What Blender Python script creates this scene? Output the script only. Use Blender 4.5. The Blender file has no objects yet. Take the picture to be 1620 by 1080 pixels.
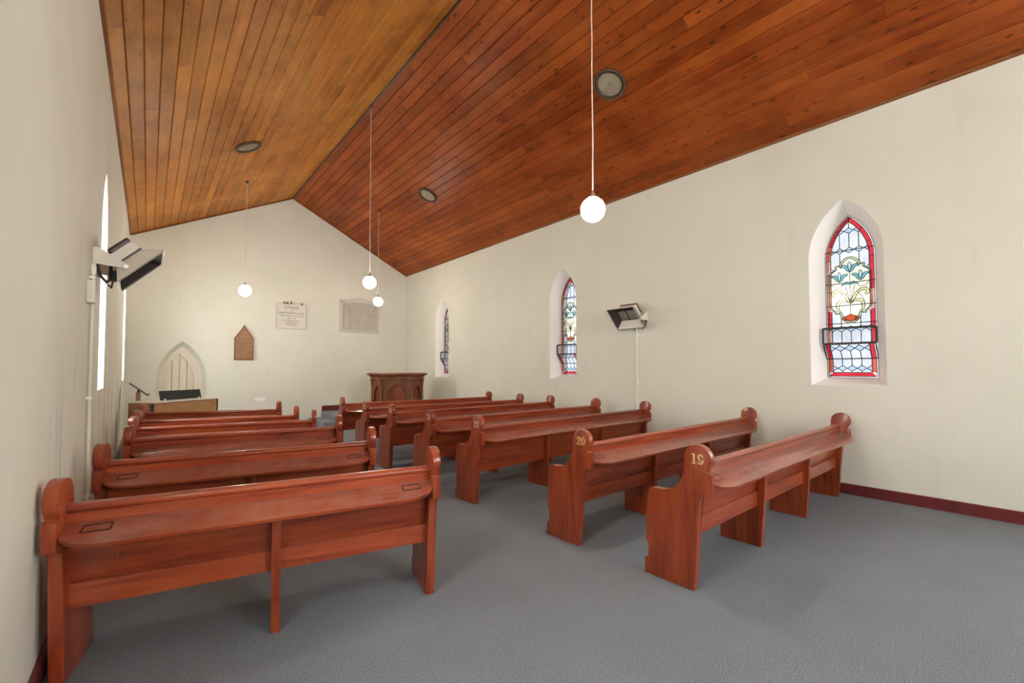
import bpy, bmesh, math, random
from mathutils import Vector, Matrix
random.seed(7)

# ------------------------------------------------------------------ camera
sc = bpy.context.scene
C = sc.collection
PI = math.pi
yaw, pitch, roll = math.radians(39.829), math.radians(1.870), math.radians(-0.0706)
FPX, CYPX = 690.0, 561.9
fw = Vector((math.sin(yaw) * math.cos(pitch), math.cos(yaw) * math.cos(pitch), math.sin(pitch)))
rt = Vector((math.cos(yaw), -math.sin(yaw), 0))
up = rt.cross(fw)
rt2 = rt * math.cos(roll) + up * math.sin(roll)
up2 = -rt * math.sin(roll) + up * math.cos(roll)
cam_d = bpy.data.cameras.new('camera')
cam = bpy.data.objects.new('camera', cam_d)
C.objects.link(cam)
M = Matrix((rt2, up2, -fw)).transposed().to_4x4()
M.translation = Vector((0, 0, 1.53))
cam.matrix_world = M
cam_d.sensor_width = 36
cam_d.lens = FPX / 1620 * 36
cam_d.shift_y = (CYPX - 540) / 1620
cam_d.clip_start = 0.02
sc.camera = cam

# ------------------------------------------------------------------ world and exposure
SKY = 17.5
world = bpy.data.worlds.new('overcast')
sc.world = world
world.use_nodes = True
bg = world.node_tree.nodes['Background']
bg.inputs[0].default_value = (0.95, 0.98, 1.02, 1)
bg.inputs[1].default_value = SKY
vs = sc.view_settings
vs.view_transform = 'Standard'
vs.look = 'None'
vs.gamma = 1
vs.use_curve_mapping = False
vs.exposure = 0.72
sc.cycles.max_bounces = 12
sc.cycles.diffuse_bounces = 7
sc.cycles.transparent_max_bounces = 16
sc.cycles.sample_clamp_indirect = 12
sc.cycles.use_denoising = True
GLOBE_STRENGTH = 78.0

# ------------------------------------------------------------------ room dimensions (metres)
XL, XR, YF, YB = -0.388, 6.645, 13.52, -5.5
ZEL, ZER, ZR, XM = 4.714, 4.688, 6.462, 3.097
WT = 0.42          # wall thickness
GD = 0.25          # depth of the glass in the wall
RWY = [-3.36, -0.95, 1.494, 6.316, 11.2]  # second entry is an unseen lancet added to brighten the left wall
LWY = [-3.36, 1.494, 6.43, 11.75]
OPEN = (0.38, 1.325, 2.96, 3.665)      # half width, sill, spring, apex of the opening in the wall
GLASS = (0.262, 1.42, 2.95, 3.517)     # the same of the glass


# light falls in through these openings (portals only guide the sampling of the sky)
def portal(name, loc, direction, w, h):
    l = bpy.data.lights.new(name, 'AREA')
    l.shape = 'RECTANGLE'
    l.size, l.size_y = w, h
    l.cycles.is_portal = True
    o = bpy.data.objects.new(name, l)
    C.objects.link(o)
    o.location = loc
    o.rotation_euler = Vector(direction).to_track_quat('-Z', 'Z').to_euler()


for y in RWY:
    portal('daylight_portal', (XR + WT, y, 2.47), (-1, 0, 0), .6, 2.2)
for y in LWY:
    portal('daylight_portal', (XL - WT, y, 2.47), (1, 0, 0), .6, 2.2)
for x, w, z, h in ((3.1, 1.9, 3.6, 3.0), (1.0, .62, 2.47, 2.2), (5.2, .62, 2.47, 2.2)):
    portal('daylight_portal', (x, YB - WT, z), (0, 1, 0), w, h)


# ------------------------------------------------------------------ helpers
def tag(o, label=None, cat=None, group=None, kind=None):
    if label: o['label'] = label
    if cat: o['category'] = cat
    if group: o['group'] = group
    if kind: o['kind'] = kind
    return o


def empty(name, loc=(0, 0, 0), rz=0.0):
    o = bpy.data.objects.new(name, None)
    o.empty_display_size = .1
    C.objects.link(o)
    o.location = loc
    o.rotation_euler = (0, 0, rz)
    return o


def link(name, me, m=None, parent=None):
    o = bpy.data.objects.new(name, me)
    C.objects.link(o)
    if m is not None and not me.materials:
        me.materials.append(m)
    if parent is not None:
        o.parent = parent
    return o


def obj(name, bm, m=None, parent=None, smooth=False):
    bmesh.ops.recalc_face_normals(bm, faces=bm.faces)
    me = bpy.data.meshes.new(name)
    bm.to_mesh(me)
    bm.free()
    if smooth:
        me.shade_smooth()
        try:
            me.set_sharp_from_angle(angle=math.radians(40))
        except Exception:
            pass
    return link(name, me, m, parent)


def copy_tree(o, parent=None):
    c = o.copy()
    C.objects.link(c)
    if parent is not None:
        c.parent = parent
    for ch in list(o.children):
        copy_tree(ch, c)
    return c


def box(bm, x0, x1, y0, y1, z0, z1, mat=None):
    v = [bm.verts.new(p) for p in ((x0, y0, z0), (x1, y0, z0), (x1, y1, z0), (x0, y1, z0),
                                   (x0, y0, z1), (x1, y0, z1), (x1, y1, z1), (x0, y1, z1))]
    if mat is not None:
        for q in v: q.co = mat @ q.co
    for f in ((0, 3, 2, 1), (4, 5, 6, 7), (0, 1, 5, 4), (1, 2, 6, 5), (2, 3, 7, 6), (3, 0, 4, 7)):
        bm.faces.new([v[i] for i in f])
    return v


def bbox(x0, x1, y0, y1, z0, z1, bev=0.0, mat=None, seg=1):
    bm = bmesh.new()
    box(bm, x0, x1, y0, y1, z0, z1)
    if bev:
        bmesh.ops.bevel(bm, geom=bm.edges[:], offset=bev, segments=seg, affect='EDGES', profile=.7)
    if mat is not None:
        bm.transform(mat)
    return bm


def prism(pts, a, b, axis, bev=0.0, seg=1, bm=None):
    """polygon pts (p,q) swept from a to b along axis: 'x' -> (t,p,q), 'y' -> (p,t,q), 'z' -> (p,q,t)"""
    own = bm is None
    if own: bm = bmesh.new()
    f3 = {'x': lambda p, q, t: (t, p, q), 'y': lambda p, q, t: (p, t, q), 'z': lambda p, q, t: (p, q, t)}[axis]
    va = [bm.verts.new(f3(p, q, a)) for p, q in pts]
    vb = [bm.verts.new(f3(p, q, b)) for p, q in pts]
    n = len(pts)
    fa = bm.faces.new(va)
    fb = bm.faces.new(vb[::-1])
    for i in range(n):
        bm.faces.new((va[i], vb[i], vb[(i + 1) % n], va[(i + 1) % n]))
    if bev and own:
        e = list(set(list(fa.edges) + list(fb.edges)))
        bmesh.ops.bevel(bm, geom=e, offset=bev, segments=seg, affect='EDGES', profile=.6, clamp_overlap=True)
    return bm


def lathe(prof, n=24, bm=None, centre=(0, 0, 0), mat=None):
    """prof: (r,z) list from bottom to top"""
    if bm is None: bm = bmesh.new()
    cx, cy, cz = centre
    rings = []
    for r, z in prof:
        if r < 1e-6:
            rings.append([bm.verts.new((cx, cy, cz + z))])
        else:
            rings.append([bm.verts.new((cx + r * math.cos(2 * PI * k / n), cy + r * math.sin(2 * PI * k / n), cz + z)) for k in range(n)])
    new = [v for r in rings for v in r]
    for a, b in zip(rings, rings[1:]):
        if len(a) == 1 and len(b) == 1: continue
        for k in range(n):
            k2 = (k + 1) % n
            if len(a) == 1: bm.faces.new((a[0], b[k2], b[k]))
            elif len(b) == 1: bm.faces.new((a[k], a[k2], b[0]))
            else: bm.faces.new((a[k], a[k2], b[k2], b[k]))
    if len(rings[0]) > 1: bm.faces.new(rings[0][::-1])
    if len(rings[-1]) > 1: bm.faces.new(rings[-1])
    if mat is not None:
        for v in new: v.co = mat @ v.co
    return bm


def tube(pts, r, n=8, bm=None):
    if bm is None: bm = bmesh.new()
    pts = [Vector(p) for p in pts]
    rings = []
    for i, p in enumerate(pts):
        d = (pts[min(i + 1, len(pts) - 1)] - pts[max(i - 1, 0)]).normalized()
        a = d.orthogonal().normalized() if abs(d.z) > .99 else d.cross(Vector((0, 0, 1))).normalized()
        b = d.cross(a)
        rings.append([bm.verts.new(p + r * (math.cos(2 * PI * k / n) * a + math.sin(2 * PI * k / n) * b)) for k in range(n)])
    for a, b in zip(rings, rings[1:]):
        for k in range(n):
            bm.faces.new((a[k], a[(k + 1) % n], b[(k + 1) % n], b[k]))
    bm.faces.new(rings[0][::-1])
    bm.faces.new(rings[-1])
    return bm


def arch(hw, z0, zs, za, n=10, c=0.0):
    """closed loop of a pointed arch opening: (u,z), starts bottom left, goes to the right"""
    h = za - zs
    R = (hw * hw + h * h) / (2 * hw)
    pts = [(c - hw, z0), (c + hw, z0)]
    a1 = math.atan2(h, hw - (hw - R) - 0 - 0) if False else math.acos((R - hw) / R)
    for k in range(n + 1):
        a = a1 * k / n
        pts.append((c + hw - R + R * math.cos(a), zs + R * math.sin(a)))
    for k in range(n - 1, -1, -1):
        a = a1 * k / n
        pts.append((c - hw + R - R * math.cos(a), zs + R * math.sin(a)))
    return pts


# ------------------------------------------------------------------ materials
def mat(name, base=(.8, .8, .8), rough=.5, metal=0.0, spec=.5):
    m = bpy.data.materials.new(name)
    m.use_nodes = True
    b = m.node_tree.nodes['Principled BSDF']
    b.inputs['Base Color'].default_value = (*base, 1)
    b.inputs['Roughness'].default_value = rough
    b.inputs['Metallic'].default_value = metal
    b.inputs['Specular IOR Level'].default_value = spec
    return m


class N:
    def __init__(s, m):
        s.t = m.node_tree
        s.b = s.t.nodes['Principled BSDF']

    def new(s, typ, **kw):
        n = s.t.nodes.new(typ)
        for k, v in kw.items():
            setattr(n, k, v)
        return n

    def l(s, a, b):
        s.t.links.new(a, b)

    def noise(s, vec, scale, detail=3, rough=.5, dist=0.0):
        n = s.new('ShaderNodeTexNoise')
        n.inputs['Scale'].default_value = scale
        n.inputs['Detail'].default_value = detail
        n.inputs['Roughness'].default_value = rough
        n.inputs['Distortion'].default_value = dist
        if vec is not None: s.l(vec, n.inputs['Vector'])
        return n.outputs['Fac']

    def ramp(s, fac, stops):
        n = s.new('ShaderNodeValToRGB')
        e = n.color_ramp.elements
        while len(e) > 1: e.remove(e[-1])
        e[0].position = stops[0][0]
        e[0].color = (*stops[0][1], 1) if not isinstance(stops[0][1], (int, float)) else (stops[0][1],) * 3 + (1,)
        for p, c in stops[1:]:
            q = e.new(p)
            q.color = (*c, 1) if not isinstance(c, (int, float)) else (c,) * 3 + (1,)
        s.l(fac, n.inputs[0])
        return n.outputs[0]

    def mix(s, fac, a, b, mode='MIX'):
        n = s.new('ShaderNodeMix', data_type='RGBA', blend_type=mode)
        for i, v in ((0, fac), (6, a), (7, b)):
            if isinstance(v, (int, float)): n.inputs[i].default_value = v
            elif isinstance(v, tuple): n.inputs[i].default_value = (*v, 1)
            else: s.l(v, n.inputs[i])
        return n.outputs[2]

    def math(s, op, a, b=0.0):
        n = s.new('ShaderNodeMath', operation=op)
        for i, v in ((0, a), (1, b)):
            if isinstance(v, (int, float)): n.inputs[i].default_value = v
            else: s.l(v, n.inputs[i])
        return n.outputs[0]

    def mapping(s, vec, scale, loc=None):
        n = s.new('ShaderNodeMapping')
        n.inputs['Scale'].default_value = scale
        s.l(vec, n.inputs['Vector'])
        if loc is not None: s.l(loc, n.inputs['Location'])
        return n.outputs[0]

    def bump(s, h, strength=.2, dist=.01):
        n = s.new('ShaderNodeBump')
        n.inputs['Strength'].default_value = strength
        n.inputs['Distance'].default_value = dist
        s.l(h, n.inputs['Height'])
        s.l(n.outputs[0], s.b.inputs['Normal'])

    def rnd(s):
        n = s.new('ShaderNodeObjectInfo')
        return n.outputs['Random']


def wood(name, dark, mid, light, grain, rough=.32, specks=True, coords='Object', jitter=.25, knots=0.0, coat=.0):
    m = mat(name, mid, rough, spec=.38)
    n = N(m)
    if coords == 'Object':
        vec = n.new('ShaderNodeTexCoord').outputs['Object']
    else:
        vec = n.new('ShaderNodeNewGeometry').outputs['Position']
    r = n.rnd()
    comb = n.new('ShaderNodeCombineXYZ')
    for i in range(3):
        n.l(n.math('MULTIPLY', r, 37.0 + 11 * i), comb.inputs[i])
    vg = n.mapping(vec, grain, comb.outputs[0])
    g1 = n.noise(vg, 1.0, 5, .6, .6)
    col = n.ramp(g1, [(.28, dark), (.5, mid), (.74, light)])
    g2 = n.noise(vg, 4.0, 3, .6)
    col = n.mix(.35, col, n.ramp(g2, [(.3, .55), (.7, 1.0)]), 'MULTIPLY')
    if knots:
        # boards differ in hue: some stayed more orange
        r2 = n.math('FRACT', n.math('MULTIPLY', r, 17.31))
        col = n.mix(n.math('MULTIPLY', r2, .55), col, (light[0] * 1.05, light[1] * 1.15, light[2] * 1.1))
    tone = n.ramp(r, [(0, 1 - jitter), (1, 1.0)])
    col = n.mix(1.0, col, tone, 'MULTIPLY')
    if coords == 'World': n.b.inputs['Specular IOR Level'].default_value = .15
    if knots:
        vk = n.mapping(vec, tuple(k * .5 for k in (7, 3.2, 7)), comb.outputs[0])
        vo = n.new('ShaderNodeTexVoronoi')
        vo.inputs['Scale'].default_value = 2.9
        n.l(vk, vo.inputs['Vector'])
        kf = n.ramp(vo.outputs['Distance'], [(.0, 1.0), (.11, .85), (.22, 0.0)])
        sel = n.ramp(vo.outputs['Color'], [(.40, 0.0), (.45, 1.0)])
        kf = n.mix(1.0, kf, sel, 'MULTIPLY')
        kn = n.new('ShaderNodeRGBToBW')
        n.l(kf, kn.inputs[0])
        col = n.mix(n.math('MULTIPLY', kn.outputs[0], knots), col, tuple(c * .13 for c in mid))
        mo = n.ramp(n.noise(n.mapping(vec, (3, 1.1, 3), comb.outputs[0]), 2.2, 6, .68), [(.28, .55), (.62, 1.0)])
        col = n.mix(.85, col, mo, 'MULTIPLY')
        # broad worn, dusty patches
        wear = n.ramp(n.noise(vec, 1.1, 4, .6), [(.42, 0.0), (.72, .35)])
        wb = n.new('ShaderNodeRGBToBW')
        n.l(wear, wb.inputs[0])
        col = n.mix(wb.outputs[0], col, (light[0] * 1.15, light[1] * 1.35, light[2] * 1.8))
    if specks:
        # dust and grime that settles on faces that look upwards, pale nicks and scratches
        gm = n.new('ShaderNodeNewGeometry')
        sx = n.new('ShaderNodeSeparateXYZ')
        n.l(gm.outputs['Normal'], sx.inputs[0])
        upw = n.ramp(sx.outputs['Z'], [(.55, 0.0), (.95, 1.0)])
        du = n.ramp(n.noise(vec, 9.0, 5, .7), [(.32, .05), (.75, .42)])
        df = n.mix(1.0, upw, du, 'MULTIPLY')
        db = n.new('ShaderNodeRGBToBW')
        n.l(df, db.inputs[0])
        col = n.mix(db.outputs[0], col, (.42, .29, .24))
        sp = n.noise(vec, 240.0, 1, .5)
        sf = n.ramp(sp, [(.745, 0.0), (.77, .7)])
        sb = n.new('ShaderNodeRGBToBW')
        n.l(sf, sb.inputs[0])
        col = n.mix(sb.outputs[0], col, (.55, .38, .28))
        wv = n.noise(n.mapping(vec, (8, 8, 3), comb.outputs[0]), 1.6, 1, .5, 1.0)
        wf = n.ramp(wv, [(.497, 0.0), (.5, .45), (.503, 0.0)])
        ws = n.ramp(n.noise(vec, 4.3, 1), [(.64, 0.0), (.68, 1.0)])
        wf = n.mix(1.0, wf, ws, 'MULTIPLY')
        wb2 = n.new('ShaderNodeRGBToBW')
        n.l(wf, wb2.inputs[0])
        col = n.mix(wb2.outputs[0], col, (.50, .33, .25))
    n.l(col, n.b.inputs['Base Color'])
    n.bump(g2, .12, .003)
    if coat:
        n.b.inputs['Coat Weight'].default_value = coat
        n.b.inputs['Coat Roughness'].default_value = .16
    return m


PD, PM, PL = (.15, .017, .004), (.31, .044, .0095), (.42, .088, .019)
M_PEWX = wood('pew_wood_along', PD, PM, PL, (1.3, 14, 14), rough=.40, coat=.65)
M_PEWZ = wood('pew_wood_upright', PD, PM, PL, (13, 13, 1.2), rough=.40, coat=.65)
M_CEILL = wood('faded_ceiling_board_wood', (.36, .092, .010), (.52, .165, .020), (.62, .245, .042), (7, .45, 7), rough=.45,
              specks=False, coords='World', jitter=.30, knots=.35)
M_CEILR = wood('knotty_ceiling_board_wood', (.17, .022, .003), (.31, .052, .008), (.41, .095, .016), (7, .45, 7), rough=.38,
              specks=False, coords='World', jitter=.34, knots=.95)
M_TRIM = wood('moulding_wood', (.16, .05, .012), (.27, .095, .024), (.36, .14, .04), (6, .8, 6), specks=False, coords='World')
M_PULPIT = wood('pulpit_wood', (.10, .030, .008), (.20, .062, .018), (.29, .10, .033), (9, 9, 1.2), specks=False)
M_PULPITR = wood('pulpit_panel_wood', (.17, .030, .008), (.30, .058, .014), (.38, .085, .023), (10, 10, 1.0), specks=False)
M_TAN = wood('tan_veneer', (.38, .20, .085), (.47, .26, .11), (.54, .31, .14), (3, 3, 12), specks=False, rough=.45)
M_BOARDW = wood('hymn_board_wood', (.25, .12, .055), (.38, .19, .09), (.48, .26, .13), (12, 12, 2), specks=False, rough=.5)


def wall_material(soot=False):
    m = mat('sooty_cream_wall_paint' if soot else 'cream_wall_paint', (.76, .715, .625), .75, spec=.25)
    n = N(m)
    pos = n.new('ShaderNodeNewGeometry').outputs['Position']
    a = n.noise(pos, .55, 4, .6)
    col = n.ramp(a, [(.3, (.64, .632, .542)), (.7, (.72, .71, .62))])
    st = n.noise(n.mapping(pos, (2.5, 2.5, .5)), 1.5, 5, .62)
    sf = n.ramp(st, [(.60, 0.0), (.80, .30)])
    sb = n.new('ShaderNodeRGBToBW')
    n.l(sf, sb.inputs[0])
    col = n.mix(sb.outputs[0], col, (.52, .495, .42))
    if soot:
        # rubbed, sooty streaks behind the pews and the heater
        sk = n.ramp(n.noise(n.mapping(pos, (1, 4.2, .55)), 1.3, 3, .55), [(.53, 0.0), (.66, .85)])
        sp_ = n.new('ShaderNodeSeparateXYZ')
        n.l(pos, sp_.inputs[0])
        hz_ = n.ramp(n.math('MULTIPLY', sp_.outputs['Z'], .25), [(.08, 0.0), (.16, 1.0), (.30, 1.0), (.44, 0.0)])
        hy_ = n.ramp(n.math('MULTIPLY', sp_.outputs['Y'], .07), [(.22, 0.0), (.32, 1.0), (.72, 1.0), (.85, .2)])
        sk = n.mix(1.0, n.mix(1.0, sk, hz_, 'MULTIPLY'), hy_, 'MULTIPLY')
        kb = n.new('ShaderNodeRGBToBW')
        n.l(sk, kb.inputs[0])
        col = n.mix(kb.outputs[0], col, (.27, .26, .22))
    n.l(col, n.b.inputs['Base Color'])
    n.bump(n.noise(pos, 9.0, 5, .6), .10, .01)
    return m


M_WALL = wall_material()
M_WALLL = wall_material(True)
M_REVEAL = mat('white_reveal_paint', (.86, .85, .81), .6)
M_WHITE = mat('white_gloss_paint', (.80, .77, .70), .45)
M_SKIRT = mat('dark_red_skirting', (.125, .016, .018), .3)
_n = N(M_SKIRT)
_p = _n.new('ShaderNodeNewGeometry').outputs['Position']
_n.l(_n.ramp(_n.noise(_p, 4, 5, .65), [(.3, (.095, .012, .014)), (.7, (.17, .026, .026))]), _n.b.inputs['Base Color'])


def carpet():
    m = mat('grey_carpet', (.13, .135, .145), .95, spec=.1)
    n = N(m)
    pos = n.new('ShaderNodeNewGeometry').outputs['Position']
    a = n.noise(pos, 150, 3, .75)
    b = n.noise(pos, 45, 4, .7)
    c = n.noise(pos, 1.3, 4, .6)
    col = n.ramp(a, [(.33, (.105, .121, .14)), (.67, (.33, .37, .412))])
    col = n.mix(.5, col, n.ramp(b, [(.3, .78), (.7, 1.0)]), 'MULTIPLY')
    col = n.mix(.6, col, n.ramp(c, [(.3, .82), (.7, 1.0)]), 'MULTIPLY')
    sp = n.ramp(n.noise(pos, 60, 2, .5), [(.765, 0.0), (.79, .5)])
    sb = n.new('ShaderNodeRGBToBW')
    n.l(sp, sb.inputs[0])
    col = n.mix(sb.outputs[0], col, (.40, .39, .36))
    n.l(col, n.b.inputs['Base Color'])
    n.bump(a, .5, .006)
    return m


M_CARPET = carpet()
M_CARPETL = mat('blue_grey_step_carpet', (.15, .16, .17), .95, spec=.1)
_n = N(M_CARPETL)
_p = _n.new('ShaderNodeNewGeometry').outputs['Position']
_n.l(_n.ramp(_n.noise(_p, 160, 2, .7), [(.3, (.17, .18, .195)), (.7, (.29, .305, .325))]), _n.b.inputs['Base Color'])
M_LEAD = mat('lead_came', (.035, .04, .045), .55, metal=.3)
M_IRON = mat('black_iron', (.025, .027, .028), .5, metal=.3)
M_GOLD = mat('gold_paint', (.72, .50, .20), .45)
M_CORD = mat('white_cord', (.72, .62, .54), .6)
M_BRASS = mat('dull_brass', (.45, .36, .22), .4, metal=.7)
M_BLACK = mat('black_plastic', (.006, .006, .006), .5)
M_DARK = mat('dark_edge', (.035, .02, .012), .4)
M_HEATW = mat('cream_enamel', (.66, .62, .53), .35)
M_HEATD = mat('sooty_reflector', (.07, .06, .055), .38, metal=.55)
M_CERAM = mat('ceramic_plaque', (.25, .225, .20), .8)
M_STEEL = mat('bright_steel', (.75, .74, .72), .25, metal=.8)
M_VENTD = mat('vent_dust_grey', (.28, .235, .165), .85)
_n = N(M_VENTD)
_p = _n.new('ShaderNodeNewGeometry').outputs['Position']
_n.l(_n.ramp(_n.noise(_p, 9, 4, .6), [(.3, (.22, .18, .12)), (.7, (.34, .29, .21))]), _n.b.inputs['Base Color'])
M_VENTR = mat('vent_rim_brown', (.075, .042, .026), .4)
M_PLQ = mat('pale_marble', (.64, .60, .545), .45)
_n = N(M_PLQ)
_p = _n.new('ShaderNodeNewGeometry').outputs['Position']
_n.l(_n.ramp(_n.noise(_p, 5, 5, .6, 1.0), [(.3, (.58, .545, .48)), (.7, (.67, .635, .575))]), _n.b.inputs['Base Color'])
M_STONE = mat('grey_carved_stone', (.45, .41, .34), .85)
_n = N(M_STONE)
_p = _n.new('ShaderNodeNewGeometry').outputs['Position']
_h = _n.noise(_n.mapping(_p, (7, 7, 4)), 1.4, 6, .68, 1.2)
_n.l(_n.ramp(_h, [(.3, (.44, .41, .34)), (.52, (.52, .49, .415)), (.72, (.62, .59, .52))]), _n.b.inputs['Base Color'])
_n.bump(_h, .8, .06)
M_STONEF = mat('grey_stone_frame', (.56, .53, .465), .8)
M_INK = mat('black_lettering', (.05, .045, .04), .7)
M_DOORP = mat('cream_door_paint', (.66, .60, .49), .55)
M_OUT = mat('socket_plastic', (.82, .80, .76), .4)
M_GLOBE = bpy.data.materials.new('lit_opal_globe')
M_GLOBE.use_nodes = True
_t = M_GLOBE.node_tree
_t.nodes.remove(_t.nodes['Principled BSDF'])
_e = _t.nodes.new('ShaderNodeEmission')
_e.inputs[0].default_value = (1.0, .92, .79, 1)
_e.inputs[1].default_value = GLOBE_STRENGTH
_t.links.new(_e.outputs[0], _t.nodes['Material Output'].inputs[0])


def glass(name, tint, k):
    """leaded glass: tinted, lets a part k of the daylight through, a little surface gloss"""
    m = bpy.data.materials.new(name)
    m.use_nodes = True
    t = m.node_tree
    t.nodes.remove(t.nodes['Principled BSDF'])
    tr = t.nodes.new('ShaderNodeBsdfTransparent')
    gl = t.nodes.new('ShaderNodeBsdfGlossy')
    gl.inputs['Roughness'].default_value = .15
    gl.inputs['Color'].default_value = (*tint, 1)
    mx = t.nodes.new('ShaderNodeMixShader')
    mx.inputs[0].default_value = .03
    pos = t.nodes.new('ShaderNodeNewGeometry')
    nz = t.nodes.new('ShaderNodeTexNoise')
    nz.inputs['Scale'].default_value = 6.0
    nz.inputs['Detail'].default_value = 4
    t.links.new(pos.outputs['Position'], nz.inputs['Vector'])
    rp = t.nodes.new('ShaderNodeValToRGB')
    rp.color_ramp.elements[0].position = .3
    rp.color_ramp.elements[1].position = .7
    rp.color_ramp.elements[0].color = (*(c * k * .86 for c in tint), 1)
    rp.color_ramp.elements[1].color = (*(c * k * 1.04 for c in tint), 1)
    t.links.new(nz.outputs['Fac'], rp.inputs[0])
    t.links.new(rp.outputs[0], tr.inputs[0])
    t.links.new(tr.outputs[0], mx.inputs[1])
    t.links.new(gl.outputs[0], mx.inputs[2])
    t.links.new(mx.outputs[0], t.nodes['Material Output'].inputs[0])
    return m


K = 1.0
KO = .80 / SKY      # sheet added outside the leaded lights to dim the sky behind them
G = {
    'white': glass('pale_cathedral_glass', (.80, .83, .89), K),
    'blue': glass('light_blue_glass', (.52, .68, .86), K),
    'red': glass('ruby_glass', (.76, .045, .065), K),
    'orange': glass('orange_red_glass', (.86, .16, .085), K),
    'pink': glass('pink_glass', (.90, .42, .36), K),
    'cream': glass('cream_glass', (.93, .90, .74), K),
    'olive': glass('olive_glass', (.62, .68, .36), K),
    'leaf': glass('pale_leaf_glass', (.80, .84, .52), K),
    'petal': glass('petal_blue_glass', (.22, .56, .76), K),
    'petal_l': glass('petal_pale_glass', (.55, .78, .92), K),
    'ember': glass('ember_glass', (.66, .11, .055), K),
    'edge': glass('edge_white_glass', (.95, .95, .93), K),
    'clear': glass('clear_deflector_glass', (.90, .93, .93), 1.0),
    'dimmer': glass('dimming_sheet', (1.0, 1.0, 1.0), KO),
    'plain': glass('plain_obscure_glass', (.97, .97, .94), .9),
}


# ------------------------------------------------------------------ the shell
def holed_face(bm, outer, holes, to3):
    """planar face with holes, triangulated; returns vertex loops of the holes"""
    edges = []
    loops = []
    for loop in [outer] + holes:
        vs_ = [bm.verts.new(to3(*p)) for p in loop]
        loops.append(vs_)
        for i in range(len(vs_)):
            edges.append(bm.edges.new((vs_[i], vs_[(i + 1) % len(vs_)])))
    bmesh.ops.triangle_fill(bm, use_beauty=True, use_dissolve=False, edges=edges)
    return loops


def bridge(bm, a, b):
    n = len(a)
    for i in range(n):
        bm.faces.new((a[i], a[(i + 1) % n], b[(i + 1) % n], b[i]))


def wall_with_openings(name, outer, holes_in, holes_glass, to3in):
    """to3in(u,z,depth). holes_in and holes_glass are matching loops; splayed reveal to GD, then straight to WT"""
    bm = bmesh.new()
    li = holed_face(bm, outer, holes_in, lambda u, z: to3in(u, z, 0))
    lo = holed_face(bm, outer, holes_glass, lambda u, z: to3in(u, z, WT))
    bridge(bm, li[0], lo[0])
    for a, b, g in zip(li[1:], lo[1:], holes_glass):
        mid = [bm.verts.new(to3in(u, z, GD)) for u, z in g]
        k0 = len(bm.faces)
        bridge(bm, a, mid)
        bridge(bm, mid, b)
        bm.faces.ensure_lookup_table()
        if name != 'wall_far':
            for f in bm.faces[k0:]: f.material_index = 1
    o = obj(name, bm, M_WALLL if name == 'wall_left' else M_WALL)
    o.data.materials.append(M_REVEAL)
    return o


def lancet(y):
    return arch(*OPEN, c=y), arch(*GLASS, c=y)


hr = [lancet(y) for y in RWY]
w_r = wall_with_openings('wall_right', [(YB, 0), (YF, 0), (YF, ZER), (YB, ZER)], [h[0] for h in hr], [h[1] for h in hr],
                         lambda u, z, d: (XR + d, u, z))
tag(w_r, 'long cream painted wall with three stained glass lancets', 'wall', kind='structure')
hl = [lancet(y) for y in LWY]
w_l = wall_with_openings('wall_left', [(YB, 0), (YF, 0), (YF, ZEL), (YB, ZEL)], [h[0] for h in hl], [h[1] for h in hl],
                         lambda u, z, d: (XL - d, u, z))
tag(w_l, 'cream painted side wall close on the left', 'wall', kind='structure')
GAB = [(XL, 0), (XR, 0), (XR, ZER), (XM, ZR), (XL, ZEL)]
DOOR_O = (.50, 0.02, 1.30, 2.246)
DOOR_I = (.42, 0.02, 1.28, 2.125)
GD_keep = GD
GD = .14
w_f = wall_with_openings('wall_far', GAB, [arch(*DOOR_O, c=.645)], [arch(*DOOR_I, c=.645)], lambda u, z, d: (u, YF + d, z))
GD = GD_keep
tag(w_f, 'cream gable end wall with pointed doorway and two tablets', 'wall', kind='structure')
BK = [(arch(1.0, 2.05, 3.7, 5.15, c=3.1), arch(.92, 2.1, 3.7, 5.05, c=3.1)),
      (arch(*OPEN, c=1.0), arch(*GLASS, c=1.0)), (arch(*OPEN, c=5.2), arch(*GLASS, c=5.2))]  # west window and its side lancets are added to bring light from behind
w_b = wall_with_openings('wall_back', GAB, [h[0] for h in BK], [h[1] for h in BK], lambda u, z, d: (u, YB - d, z))
tag(w_b, 'cream gable wall behind the viewer with an added wide west window', 'wall', kind='structure')

fl = obj('floor', bbox(XL - .1, XR + .1, YB - WT, YF + .05, -.12, 0), M_CARPET)
tag(fl, 'worn grey carpet floor', 'floor', kind='structure')

# door closing the pointed doorway: recessed frame, leaf of upright boards
d1 = empty('door_1', (.645, YF + .14, 0))
tag(d1, 'cream pointed arch door in the far wall', 'door', kind='structure')
bm = bmesh.new()
lo = arch(.42, .02, 1.28, 2.125)
li = arch(.30, .02, 1.22, 1.94, c=-.045)
A = [bm.verts.new((u, 0, z)) for u, z in lo]
B = [bm.verts.new((u, 0, z)) for u, z in li]
B2 = [bm.verts.new((u, .062, z)) for u, z in li]
bridge(bm, A, B)
bridge(bm, B, B2)
obj('door_frame', bm, M_DOORP, d1)


def clip_poly(poly, inside, cross):
    out = []
    for i in range(len(poly)):
        a, b = poly[i], poly[(i + 1) % len(poly)]
        ia, ib = inside(a), inside(b)
        if ia: out.append(a)
        if ia != ib: out.append(cross(a, b))
    return out


def clip_half(poly, p, q):
    """keep what lies left of the line p->q"""
    s = lambda a: (q[0] - p[0]) * (a[1] - p[1]) - (q[1] - p[1]) * (a[0] - p[0])

    def cr(a, b):
        t = s(a) / (s(a) - s(b))
        return (a[0] + t * (b[0] - a[0]), a[1] + t * (b[1] - a[1]))
    return clip_poly(poly, lambda a: s(a) >= -1e-9, cr)


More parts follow.
